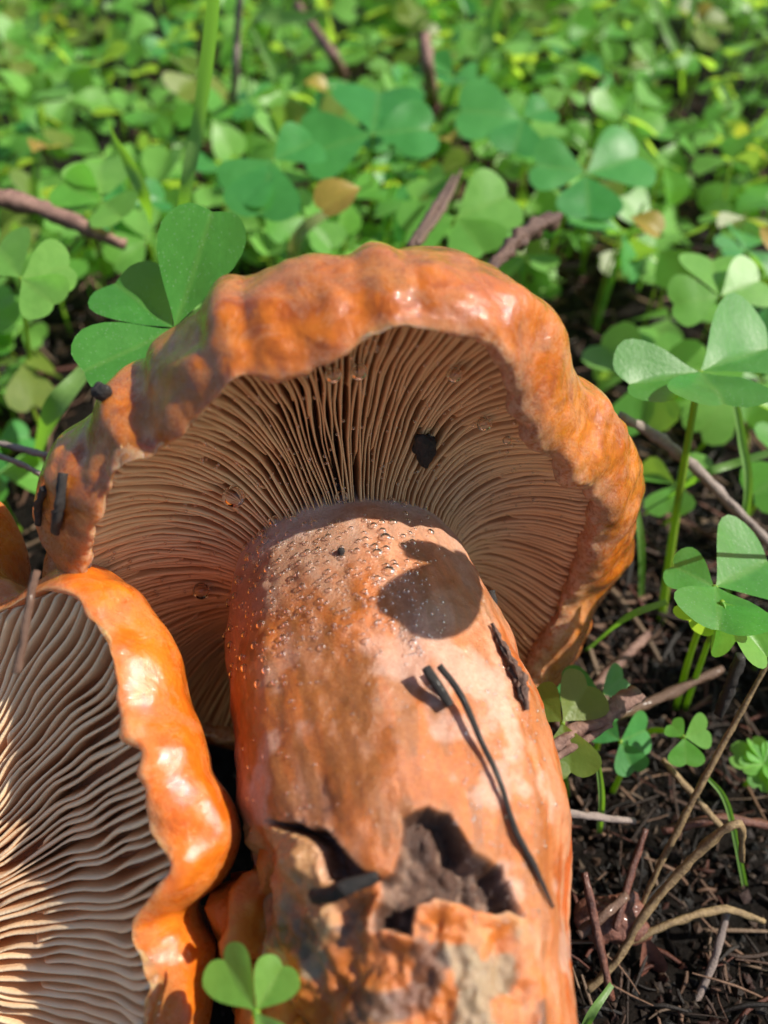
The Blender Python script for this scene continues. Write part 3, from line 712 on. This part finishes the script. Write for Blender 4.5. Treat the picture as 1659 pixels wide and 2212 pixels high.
# beyond the frame the carpet goes on as one mass
VV, FF, MM, RR_, o = [], [], [], [], 0
LG = [leaflet_geo(n=6, q=2, **v) for v in VAR]; k = 0; tries = 0
while k < 1350 and tries < 40000:
    tries += 1
    low = random.random() < .45                              # half of it: small leaves low down under the carpet
    y = random.uniform(9, 55) if low else random.choice((random.uniform(-4, 110), random.uniform(46, 72))); x = random.uniform(-1, 1) * ((7 + y * .62) if low else (16 + y * .95))
    if not low and ((visible(x, y, 2.2) and y < 47) or (abs(x) < 9 and y < 12)): continue
    if low:
        u_, v_, d = proj(np.array([x, y, 1.]))
        if v_ > 560 and 40 < u_ < 1400 or (y < 12 and abs(x) < 7) or (u_ > 1180 and v_ > 560) or v_ > 900: continue
    k += 1; z0 = float(ground_z(x, y)); top = np.array([x, y, z0 + (random.uniform(.5, 1.5) if low else random.uniform(1.4, 3.8))]); yaw = random.uniform(0, 6.28); sz = random.uniform(.6, 1.1) if low else random.uniform(1., 1.7); rn = random.random()
    tv, tf = tube([(x, y, z0 - .2), tuple(top)], [.05, .04], 4, sub=2, closed=False); tf = np.array(tf)
    VV.append(tv); FF.append(tf + o); MM.append(np.full(len(tv), .3)); RR_.append(np.full(len(tv), rn)); o += len(tv)
    for q in range(3):
        V, F, mm = random.choice(LG); a = yaw + q * 2.0944; d = np.array([math.cos(a), math.sin(a), random.uniform(-.3, .2)])
        B3 = np.array(basis(d, UPW + .3 * rng.normal(size=3))); W = top + (V * sz) @ B3.T
        VV.append(W); FF.append(F + o); MM.append(mm); RR_.append(np.full(len(W), rn)); o += len(W)
cc = link('clover_carpet', mesh_data('clover_carpet', np.concatenate(VV), np.concatenate(FF), M_LEAFS, attr={'mid': np.concatenate(MM), 'rnd': np.concatenate(RR_)}))
tag(cc, 'low and far clover massed under and beyond the carpet', 'clover', kind='stuff')

# --- grass blades
def blade(pts, widths, label, mat=M_GRASS, nrm=TOC, name='grass_blade', fold=.25, group=None, twist=0.):
    pts = np.asarray(pts, float); n = len(pts); sub = 6; K = (n - 1) * sub + 1
    pp = np.concatenate([[2 * pts[0] - pts[1]], pts, [2 * pts[-1] - pts[-2]]]); out = []
    for i in range(n - 1):
        p0, p1, p2, p3 = pp[i:i + 4]
        for t in np.linspace(0, 1, sub, endpoint=False):
            out.append(.5 * ((2 * p1) + (p2 - p0) * t + (2 * p0 - 5 * p1 + 4 * p2 - p3) * t * t + (3 * p1 - p0 - 3 * p2 + p3) * t ** 3))
    out.append(pts[-1]); out = np.array(out); tan = unit(np.gradient(out, axis=0)); wd = np.interp(np.linspace(0, 1, K), np.linspace(0, 1, len(widths)), widths) / 2
    s_ = unit(np.cross(tan, np.asarray(nrm, float))); nn = np.cross(s_, tan)
    if twist:
        an = np.linspace(0, twist, K)[:, None]; s_, nn = s_ * np.cos(an) + nn * np.sin(an), nn * np.cos(an) - s_ * np.sin(an)
    rows = [out + s_ * (f_ * wd)[:, None] + nn * (fold * abs(f_) * wd)[:, None] for f_ in (-1, -.5, 0, .5, 1)]
    V = np.stack(rows, 1).reshape(-1, 3); mm = np.tile(np.abs([-1, -.5, 0, .5, 1]) * .3, K)
    o_ = single(name, V, grid_faces(K, 5), mat, attr={'mid': mm}); return tag(o_, label, 'grass', group)
def gb(x, y): 
    q = PZ(x, y, 0.); q[2] = float(ground_z(q[0], q[1])); return q
blade([gb(380, 700), P(395, 480, 17.2), P(432, 260, 16), P(460, 60, 14.8), P(480, -160, 13.5)], [.22, .30, .34, .42, .3], 'tall green grass blade rising left behind the cap', twist=.6)
blade([gb(350, 620), P(325, 470, 19), P(285, 360, 18.2), P(250, 300, 17.8), P(230, 245, 17.6)], [.2, .42, .38, .16, .03], 'short pointed grass blade with a dry brown tip', twist=1.2)
blade([gb(470, 180), P(545, 45, 32), P(610, 42, 31), P(680, 38, 30)], [.4, .7, .8, .3], 'bent grass leaf folded sideways behind the tall blade')
blade([gb(560, 300), P(600, 200, 30), P(570, 110, 29.5), P(545, 60, 29)], [.3, .35, .3, .2], 'pale grass stalk crossing behind the dry stem')
blade([gb(1030, 250), P(1040, 160, 30), P(1060, 60, 29), P(1085, -40, 28)], [.45, .45, .45, .4], 'lime grass stalk at the back behind the bluish clover')
blade([gb(1480, 190), P(1465, 130, 33), P(1435, 60, 32), P(1410, -10, 31)], [.35, .4, .4, .3], 'lime grass blade leaning left among far clover')
blade([gb(1475, 180), P(1490, 60, 33), P(1500, -20, 32)], [.3, .35, .3], 'thin grass blade beside the leaning lime blade')
blade([gb(60, 980), P(110, 900, 15.5), P(185, 800, 15.3)], [.45, .5, .3], 'dull flat grass blade beneath the dark clover left of the cap')
blade([gb(1390, 1110), P(1500, 1035, 15.5), P(1590, 1000, 15.2), P(1690, 970, 15)], [.12, .16, .16, .14], 'thin green grass stem crossing behind the tall clover stalk')
blade([gb(1570, 1290), P(1612, 1080, 15.2), P(1600, 950, 14.8), P(1585, 860, 14.5)], [.14, .18, .18, .14], 'thin upright green stem right of the tall clover stalk', fold=.6)
blade([gb(1270, 1390), P(1350, 1335, 13.3), P(1440, 1300, 13)], [.10, .14, .10], 'curved lime stem running under the cap rim')
blade([gb(1390, 1280), P(1385, 1180, 15), P(1375, 1100, 14.6)], [.14, .16, .12], 'short green stalk just right of the cap rim')
blade([gb(1300, 1790), P(1298, 1720, 12.6), P(1288, 1630, 12)], [.10, .11, .08], 'single slender green shoot with a pale tip over the soil', fold=.8)
blade([gb(1620, 1900), P(1570, 1740, 12.8), P(1525, 1675, 12.6)], [.10, .10, .06], 'thin yellow green stem under the split straw', fold=.8)
blade([gb(1240, 2260), P(1275, 2190, 11.0), P(1320, 2125, 11.2)], [.12, .14, .10], 'lime shoot lying beside the stem base', fold=.5)
blade([gb(640, 620), P(640, 520, 22), P(745, 435, 21.5)], [.4, .38, .2], 'pale dry stalk leaning behind the top of the cap', mat=M_DRYG)
for k in range(26):
    x = random.uniform(-16, 20); y = random.uniform(20, 46); z0 = float(ground_z(x, y)); h = random.uniform(2, 4.5); l = rng.normal(size=2)
    if not visible(x, y, 2): continue
    blade([(x, y, z0), (x + .3 * l[0], y + .3 * l[1], z0 + h * .55), (x + l[0], y + l[1], z0 + h)], [.14, .18, .08], 'thin green stalk in the far clover carpet', group='thin stalks in the far clover', fold=.5)
yl = [(655, 180, 30), (975, 310, 24), (780, 405, 20), (1360, 470, 21), (70, 330, 24), (1560, 25, 36), (1640, 490, 20)]
for k, (x, y, d) in enumerate(yl):
    c_ = P(x, y, d); V, F, mm = leaflet_geo(n=8, q=3, notch=.05, fold=20, curl=.4, seed=k); a = k * 1.9
    W = c_ + (V * (.9 + .15 * (k % 3))) @ np.array(basis([math.cos(a), math.sin(a), .1], UPW + .7 * TOC)).T
    tag(single('wilted_leaf', W, F, M_LEAFYEL, attr={'mid': mm}), 'wilted yellow leaf caught among the green clover', 'leaf', 'wilted yellow leaves in the clover')

# --- sticks and needles that stand out
def gz(x, y, lift=.1):
    q = PZ(x, y, 0.); z = float(ground_z(q[0], q[1])) + lift; return PZ(x, y, z)
stick('twig', [P(-60, 415, 17.5), P(100, 455, 18), P(270, 530, 18.3)], [.22, .20, .13], M_TWIGP, 'thick reddish stick lying across the clover on the left', 'twig', seed=1)
stick('pine_needle', [P(885, 535, 15.5), P(940, 450, 17.5), P(980, 380, 19)], [.10, .11, .05], M_NEEDLE, 'split brown needle pair pointing up behind the cap', 'needle', seed=2)
stick('pine_needle', [P(900, 530, 15.6), P(955, 450, 17.6), P(996, 368, 19)], [.09, .10, .03], M_NEEDLE, 'dark needle lying along the split pair behind the cap', 'needle', seed=3)
stick('twig', [P(1050, 590, 14.8), P(1090, 545, 15.6), P(1130, 508, 16.3), P(1200, 470, 17)], [.12, .12, .20, .15], M_TWIG, 'knotted dark twig sticking up over the cap top', 'twig', amp=.7, seed=4, seg=16, sub=10, nsc=5.)
stick('twig', [P(1340, 900, 13.6), P(1420, 945, 14.2), P(1520, 1030, 14.6), P(1700, 1215, 14.6)], [.09, .11, .10, .09], M_GREY, 'long grey brown twig slanting past the tall clover stalk', 'twig', seed=5)
stick('twig', [P(-40, 950, 14), P(40, 968, 13.6), P(105, 985, 13)], [.05, .06, .05], M_GREY, 'thin grey twig reaching the left rim', 'twig', seed=6)
stick('twig', [P(-40, 975, 13.6), P(40, 1000, 13.2), P(95, 1030, 12.6)], [.04, .05, .04], M_GREY, 'thinner twig under the grey twig at the left rim', 'twig', seed=7)
stick('dry_stem', [gz(500, 300), P(507, 180, 27), P(512, 80, 25.5), P(520, -40, 24)], [.11, .12, .11, .10], M_GREY, 'pale dry stem standing upright behind the tall grass blade', 'stem', seed=8)
stick('twig', [gz(938, 228), P(928, 170, 28), P(915, 70, 27)], [.22, .22, .20], M_TWIGP, 'brown upright stick in the far clover', 'twig', seed=9)
stick('twig', [gz(745, 185), P(725, 130, 32), P(690, 80, 33), P(640, 10, 34)], [.26, .25, .2, .2], M_TWIGP, 'brown stick leaning left in the far clover', 'twig', seed=10)
stick('twig', [P(1150, 1645, 11.4), P(1230, 1590, 11.8), P(1310, 1545, 12.1), P(1375, 1495, 12.4)], [.085, .09, .12, .13], M_TWIGP, 'forked pinkish twig with a broken dark end beside the stem', 'twig', amp=.7, seed=11, seg=14, sub=10, nsc=6.)
stick('twig', [P(1160, 1660, 11.4), P(1230, 1618, 11.7), P(1320, 1565, 12.0)], [.06, .06, .05], M_TWIGP, 'thin pinkish twig under the forked twig', 'twig', seed=12)
stick('pine_needle', [P(1290, 1560, 13.6), P(1420, 1510, 14), P(1560, 1445, 14.4)], [.09, .10, .07], M_NEEDLE, 'dark needle pair in the shade below the broad clover', 'needle', seed=13)
stick('pine_needle', [P(1200, 1570, 13.5), P(1330, 1440, 14.5), P(1400, 1370, 15.2)], [.09, .1, .08], M_TWIGP, 'reddish stem in shadow beneath the cap rim', 'needle', seed=14)
stick('straw', [P(1680, 1395, 11.6), P(1560, 1610, 12.0), P(1480, 1760, 12.2), P(1420, 1880, 12.3), P(1370, 1990, 12.4)], [.04, .045, .055, .05, .03], M_STRAW, 'split brown straw slanting down to the soil', 'straw', seed=15)
stick('charred_twig', [P(1600, 1415, 11.5), P(1575, 1490, 11.7), P(1552, 1545, 11.85)], [.085, .09, .07], M_BLACK, 'black wet twig end stuck to the split straw', 'twig', amp=.4, seed=16)
stick('bent_straw', [P(1270, 2140, 11.9), P(1335, 2070, 11.9), P(1400, 1965, 11.9), P(1500, 1850, 11.8), P(1575, 1785, 11.6), P(1600, 1790, 11.7), P(1604, 1860, 12.2)], [.055, .06, .065, .07, .065, .06, .04], M_STRAW, 'bent straw arching over the dark soil', 'straw', seed=17, seg=10)
stick('pine_needle', [P(1395, 1790, 12.3), P(1360, 1900, 12.1), P(1330, 2010, 11.8)], [.05, .06, .05], M_RUST, 'dark red needle crossing the bent straw', 'needle', seed=18)
stick('pine_needle', [P(1262, 1885, 11.8), P(1285, 1990, 11.6), P(1320, 2160, 11.5)], [.05, .065, .06], M_RUST, 'flat rust needle standing beside the stem base', 'needle', seed=19)
stick('pine_needle', [P(1250, 2020, 11.7), P(1300, 1980, 11.7), P(1355, 1935, 11.9)], [.07, .08, .06], M_NEEDLE, 'short brown needle lying on the rust bark', 'needle', seed=20)
stick('pine_needle', [P(1430, 1640, 13.2), P(1500, 1720, 12.9), P(1560, 1790, 12.8)], [.05, .06, .05], M_STRAW, 'thin tan needle in the soil beside the split straw', 'needle', seed=21)
stick('pine_needle', [P(1430, 1795, 13.2), P(1560, 1770, 13.0), P(1690, 1790, 12.9)], [.07, .08, .08], M_RUST, 'long reddish needle lying behind the bent straw', 'needle', seed=22)
stick('pine_needle', [P(1170, 1750, 12.3), P(1290, 1765, 12.5), P(1370, 1775, 12.7)], [.06, .06, .05], M_GREY, 'grey needle end coming out from under the stem', 'needle', seed=23)
stick('pine_needle', [P(1350, 2040, 12), P(1450, 1995, 12), P(1560, 1965, 12.2), P(1650, 1990, 12.3)], [.05, .06, .06, .05], M_STRAW, 'thin curved needle behind the bent straw foot', 'needle', seed=24)
stick('pine_needle', [P(1575, 1960, 12.4), P(1540, 2080, 12.2), P(1480, 2215, 12)], [.05, .06, .05], M_GREY, 'thin grey stem lying on the dark lower soil', 'needle', seed=25)
stick('pine_needle', [P(430, 1960, 10.6), P(450, 2040, 10.5), P(468, 2110, 10.4)], [.07, .08, .07], M_GREY, 'grey brown needle between the two mushrooms', 'needle', seed=26)
Vb, Fb = blob(PZ(1330, 1970, .6), .42, .38, .36, .5, 2.2, 33); tag(single('bark_lump', Vb, Fb, M_RUST), 'knobbly rust red bark lump beside the stem', 'bark')
V, F, mm = leaflet_geo(n=10, q=4, notch=.0, width=.6, fold=35, curl=.2, seed=4)
W = P(1390, 2010, 12.2) + (V * .85) @ np.array(basis(P(1420, 2130, 12.3) - P(1390, 2010, 12.2), TOC)).T
tag(single('dead_leaf', W, F, M_RUST, attr={'mid': mm}), 'small pointed brown dead leaf hanging over the soil', 'leaf')

# --- litter that nobody could count
PAL = .55 * np.array([(.05, .028, .018), (.10, .05, .03), (.18, .09, .055), (.28, .16, .10), (.03, .02, .015), (.16, .05, .03), (.34, .23, .15), (.022, .016, .013)])
def litter(name, n, sampler, label, lr, wr):
    VV, FF, CC, o = [], [], [], 0
    for k in range(n):
        x, y = sampler(); z = float(ground_z(x, y)); a = random.uniform(0, 6.28); L = random.uniform(*lr) * random.choice((.5, 1, 1)); r_ = random.uniform(*wr)
        d = np.array([math.cos(a), math.sin(a), random.uniform(-.35, .45)]); c_ = np.array([x, y, z + random.uniform(0, .18)])
        bnd = np.array([random.uniform(-.12, .12), random.uniform(-.12, .12), random.uniform(0, .15)]) * L
        V, F = tube([c_ - d * L / 2, c_ + bnd, c_ + d * L / 2], [r_ * .7, r_, r_ * .6], 5, sub=2, closed=False); F = np.array(F)
        if random.random() < .4: V = c_ + (V - c_) * np.array([1, 1, .5])
        VV.append(V); FF.append(F + o); CC.append(np.tile(random.choice(PAL) * random.uniform(.7, 1.3), (len(V), 1))); o += len(V)
    ob = link(name, mesh_data(name, np.concatenate(VV), np.concatenate(FF), M_LIT, col=np.concatenate(CC))); tag(ob, label, 'litter', kind='stuff')
litter('needle_litter', 2600, lambda: (random.uniform(-12, 16), random.uniform(9, 46)), 'brown needles and bark scraps under the clover', (.8, 3.5), (.03, .09))
litter('soil_litter', 1500, lambda: (random.gauss(5.2, 3.4), random.uniform(-2.5, 13)), 'dark wet needles, crumbs and bark on the bare soil', (.2, 1.3), (.012, .045))
def crumbs(name, n, sampler, label, sr):
    VV, FF, CC, o = [], [], [], 0
    b0 = np.array([(1, 0, 0), (-1, 0, 0), (0, 1, 0), (0, -1, 0), (0, 0, 1), (0, 0, -1)], float); f0 = np.array([(0, 2, 4), (2, 1, 4), (1, 3, 4), (3, 0, 4), (2, 0, 5), (1, 2, 5), (3, 1, 5), (0, 3, 5)])
    for k in range(n):
        x, y = sampler(); z = float(ground_z(x, y)); s_ = random.uniform(*sr); Q = b0 * s_ * rng.uniform(.4, 1.3, (6, 1)) * np.array([1, random.uniform(.5, 1.2), random.uniform(.4, .9)])
        a = random.uniform(0, 6.28); Q = Q @ np.array([[math.cos(a), math.sin(a), 0], [-math.sin(a), math.cos(a), .2], [0, .1, 1]])
        VV.append(Q + (x, y, z + s_ * .3)); FF.append(f0 + o); CC.append(np.tile(random.choice(PAL) * random.uniform(.08, .5), (6, 1))); o += 6
    ob = link(name, mesh_data(name, np.concatenate(VV), np.concatenate(FF), M_LIT, col=np.concatenate(CC), smooth=False)); tag(ob, label, 'soil crumbs', kind='stuff')
crumbs('soil_crumbs', 6500, lambda: (random.gauss(5.2, 3.6), random.uniform(-2.5, 13)), 'black soil crumbs scattered over the bare ground', (.025, .13))

# --- bits lying on the mushrooms
def on(bv, x, y, lift=0.):
    d = ray(x, y); h_, n_, _, _ = bv.ray_cast(Vector(CAM), Vector(d / np.linalg.norm(d)))
    if h_ is None: return None, None
    n_ = np.array(n_); n_ = n_ if n_ @ (CAM - np.array(h_)) > 0 else -n_
    return np.array(h_) + n_ * lift, n_
def lying(bv, L, lift): return [on(bv, x, y, lf)[0] for (x, y), lf in zip(L, lift)]
stick('pine_needle', lying(BV_STEM, [(912, 1457), (940, 1492), (970, 1528)], (.20, .16, .08)), [.055, .06, .05], M_BLACK, 'short black needle stub on the stem beside the long needle', 'needle', amp=.2, seed=41)
stick('pine_needle', lying(BV_STEM, [(944, 1452), (985, 1515), (1030, 1600), (1070, 1690), (1105, 1790), (1145, 1870), (1190, 1962)], (.20, .15, .10, .08, .06, .05, .03)), [.036, .04, .033, .03, .034, .036, .014], M_BLACK, 'long thin black needle lying down the sunlit stem', 'needle', amp=.15, seed=42)
stick('wood_splinter', list(np.linspace(on(BV_STEM, 690, 1928, .10)[0], on(BV_STEM, 822, 1880, .16)[0] , 3) + np.array([[0, 0, 0], [0, -.04, .10], [0, 0, 0]])), [.075, .08, .045], M_BLACK, 'dark splinter wedged in the torn stem crack', 'splinter', amp=.4, seed=43)
capo = [o for o in bpy.data.objects if o.name == 'cap'][0]
GC, _ = cap0.skin(); BV_CAP = bvh(np.swapaxes(GC, 0, 1).reshape(-1, 3), grid_faces(GC.shape[1], GC.shape[0], True))
stick('charred_twig', lying(BV_CAP, [(147, 1025), (140, 1085), (131, 1145)], (.07, .07, .07)), [.055, .06, .055], M_BLACK, 'short black twig stuck on the left rim of the large cap', 'twig', seed=44)
stick('charred_twig', lying(BV_CAP, [(108, 1055), (95, 1090), (92, 1130)], (.06, .06, .05)), [.05, .06, .04], M_BLACK, 'curved black twig beside the short one on the left rim', 'twig', seed=45)
stick('charred_twig', [P(1062, 1275, 11.0), P(1066, 1310, 11.0), P(1070, 1345, 11.0)], [.05, .055, .045], M_BLACK, 'black stub at the right edge of the stem top', 'twig', seed=46)
stick('bark_strip', lying(BV_STEM, [(1056, 1352), (1086, 1412), (1112, 1470), (1130, 1535)], (.05, .05, .06, .05)), [.02, .03, .055, .02], M_TWIG, 'crumbly bark strip stuck along the right edge of the stem', 'bark', amp=1.6, seed=47, seg=20, sub=14, nsc=9.)
GL = BV_GILL
q, n_ = on(GL, 918, 965, .04); Vb, Fb = blob((0, 0, 0), .17, .31, .11, .5, 4.2, 35, 30, 20); W = q + Vb @ np.array(basis(np.cross(n_, unit(P(925, 1005, 12) - P(912, 925, 12))), n_)).T
tag(single('soil_crumb', W, Fb, M_BLACK), 'black soil crumb stuck on the gills of the large cap', 'soil')
q, n_ = on(BV_STEM, 738, 1193, .02); Vb, Fb = blob(q, .05, .05, .06, .3, 4., 36, 16, 12); tag(single('seed_speck', Vb, Fb, M_BLACK), 'tiny black speck on the upper stem', 'speck')
q, n_ = on(BV_CAP, 228, 852, .06); Vb, Fb = blob(q, .09, .08, .09, .6, 6., 37, 24, 16); tag(single('soil_crumb', Vb, Fb, M_BLACK), 'dark crumb on the upper left edge of the large cap', 'soil')
stick('pine_needle', [P(78, 1235, 8.7), P(66, 1290, 8.5), P(52, 1370, 8.4), P(38, 1455, 8.3)], [.05, .055, .05, .045], M_NEEDLE, 'dark needle lying across the rim of the upturned cap', 'needle', seed=48)
stick('wood_splinter', [P(122, 1183, 10.0), P(150, 1200, 9.9), P(190, 1220, 9.6)], [.05, .09, .05], M_TWIGP, 'pale splinter between the two caps', 'splinter', amp=.5, seed=49)

# the clover just right of the frame whose leaflets shade the stem
KS = 6.2; LS = leaf_mesh(M_LEAFH, n=12, q=4, notch=.0, width=.95, fold=5, curl=.03, seed=3)
sh = [on(BV_STEM, x, y)[0] + SUN * KS for x, y in ((1034, 1244), (870, 1190), (858, 1345))]
bx = sh[0] + np.array([2.2, 1.5, 0]); bx[2] = float(ground_z(bx[0], bx[1]))
clover(bx, sh[0], 1, 0, 'g', 'tall clover whose leaflets shade the dewy stem', None,
       leaves=[(sh[1], SUN, LS, .30), (sh[2], SUN, LS, .47), (sh[0] + SUN * 1.2, np.cross(SUN, UPW), LM['h'][7], 1.)])

# --- water
def drop_mesh(nu=20, nv=12):
    u = np.linspace(0, 2 * math.pi, nu, endpoint=False); v = np.linspace(0.001, math.pi - .001, nv); Vv, Uu = np.meshgrid(v, u, indexing='ij')
    d = np.stack([np.sin(Vv) * np.cos(Uu), np.sin(Vv) * np.sin(Uu), np.cos(Vv)], -1).reshape(-1, 3); return d, grid_faces(nv, nu, True)[:, ::-1]
DV, DF = drop_mesh(); DM = mesh_data('water_drop', DV, DF, M_DROP); DL = mesh_data('water_drop', DV, DF, M_DROP_THIN)
def drop(x, y, r_px, bv, flat, label, group=None, sink=.35):
    q, n_ = on(bv, x, y)
    if q is None: return None
    d = (q - CAM) @ FW; r_ = r_px * d / FPX
    o = link('water_drop', DL if bv is BV_STEM and x > 575 and y > 1105 else DM); m3 = basis(np.cross(n_, [.3, .5, .8]), n_) @ Matrix.Diagonal((r_, r_, r_ * flat))  # sunlit stem drops take the thin lit copy, shaded ones the glass
    o.matrix_world = Matrix.Translation(Vector((q + n_ * r_ * flat * (1 - sink * 2)) * S)) @ m3.to_4x4(); return tag(o, label, 'water drop', group)
for x, y, r, l in ((505, 1060, 25, 'large clear drop resting on the left gills'), (715, 797, 19, 'drop hanging at the rim above the gills'), (770, 790, 20, 'dark drop beside the drop hanging at the rim'),
                   (983, 798, 18, 'drop under the rim above the soil crumb'), (1050, 905, 17, 'drop on the right gills beside the soil crumb'), (437, 1265, 19, 'drop at the stem end of the lower left gills'),
                   (1098, 945, 10, 'small drop near the right rim below a larger drop')):
    drop(x, y, r, GL, .95, l, sink=.1)
drop(738, 1083, 15, BV_STEM, .95, 'bright drop at the top of the stem with a glint', sink=.1)
GR = 'drops along the stem collar'
for x, y, r in ((645, 1086, 12), (680, 1082, 12), (700, 1079, 9), (596, 1130, 13), (568, 1155, 8), (575, 1170, 9), (545, 1205, 10), (510, 1215, 10), (520, 1255, 10), (845, 1086, 8), (870, 1092, 8), (915, 1098, 8), (535, 1185, 8)):
    drop(x, y, r, BV_STEM, .9, 'clear drop on the collar where gills meet the stem', GR, sink=.15)
GR = 'beads on the upper stem'; done = []
tries = 0
while len(done) < 165 and tries < 9000:
    tries += 1
    x, y = random.uniform(472, 900), random.uniform(1120, 1480)
    if x > 640 and y > 1400: continue
    if x > 620 and random.random() < sstep(1250, 1420, y): continue
    r = random.choice((5, 5.5, 6, 7, 8.5)) + (3 if x < 580 else 0) * random.random()
    if any((x - a) ** 2 + (y - b) ** 2 < (r + c_ + 1.5) ** 2 for a, b, c_ in done): continue
    if drop(x, y, r, BV_STEM, .7, 'small bead of dew on the ' + ('shaded left flank' if x < 575 else 'sunlit top') + ' of the stem', GR + (' flank' if x < 575 else ' top'), sink=.25): done.append((x, y, r))
for x, y, r in ((832, 1162, 12), (815, 1195, 11), (840, 1235, 13), (815, 1250, 8), (875, 1110, 7), (790, 1165, 7), (850, 1215, 7), (930, 1150, 8), (892, 1390, 9), (905, 1405, 6), (870, 1255, 7)):
    drop(x, y, r, BV_STEM, .6, 'flat sunlit drop on the stem near the leaf shadow', 'flat sunlit drops on the stem', sink=.3)
for x, y, r in ((472, 1360, 8), (474, 1385, 9), (470, 1415, 9), (473, 1440, 8), (470, 1468, 11), (478, 1330, 8), (480, 1490, 7)):
    drop(x + 6, y, r, BV_STEM, .9, 'bead of dew on the shaded left edge of the stem', 'beads on the left edge of the stem', sink=.15)
dv, df = drop_mesh(8, 6); VV, FF, o = [], [], 0
for k in range(900):
    reg = random.random()
    if reg < .62: x, y = random.uniform(475, 960), random.uniform(1110, 1420)
    elif reg < .85: x, y = random.uniform(1000, 1180) , random.uniform(1450, 2000)
    else: x, y = random.uniform(500, 1200), random.uniform(1400, 1800)
    q, n_ = on(BV_STEM, x, y)
    if q is None: continue
    r_ = random.uniform(.010, .026); Bm = np.array(basis(np.cross(n_, [.3, .5, .8]), n_)); VV.append(q + (dv * r_ * np.array([1, 1, .7])) @ Bm.T); FF.append(df + o); o += len(dv)
for k in range(420):
    th = random.uniform(0, 3.4); x_ = random.uniform(.1, .98); ri = np.interp(th, cap0.th, cap0.ri); r = np.array([lerp(cap0.r0, ri, x_)])
    w_, _ = cap0.wg(r, np.array([th])); q = cap0.world(r, w_ + .01, np.array([th]))[0]; VV.append(q + dv * random.uniform(.012, .026)); FF.append(df + o); o += len(dv)
fd = link('fine_dew', mesh_data('fine_dew', np.concatenate(VV), np.concatenate(FF), M_DROP_THIN)); tag(fd, 'fine dew sprinkled over the stem and gills', 'dew', kind='stuff')
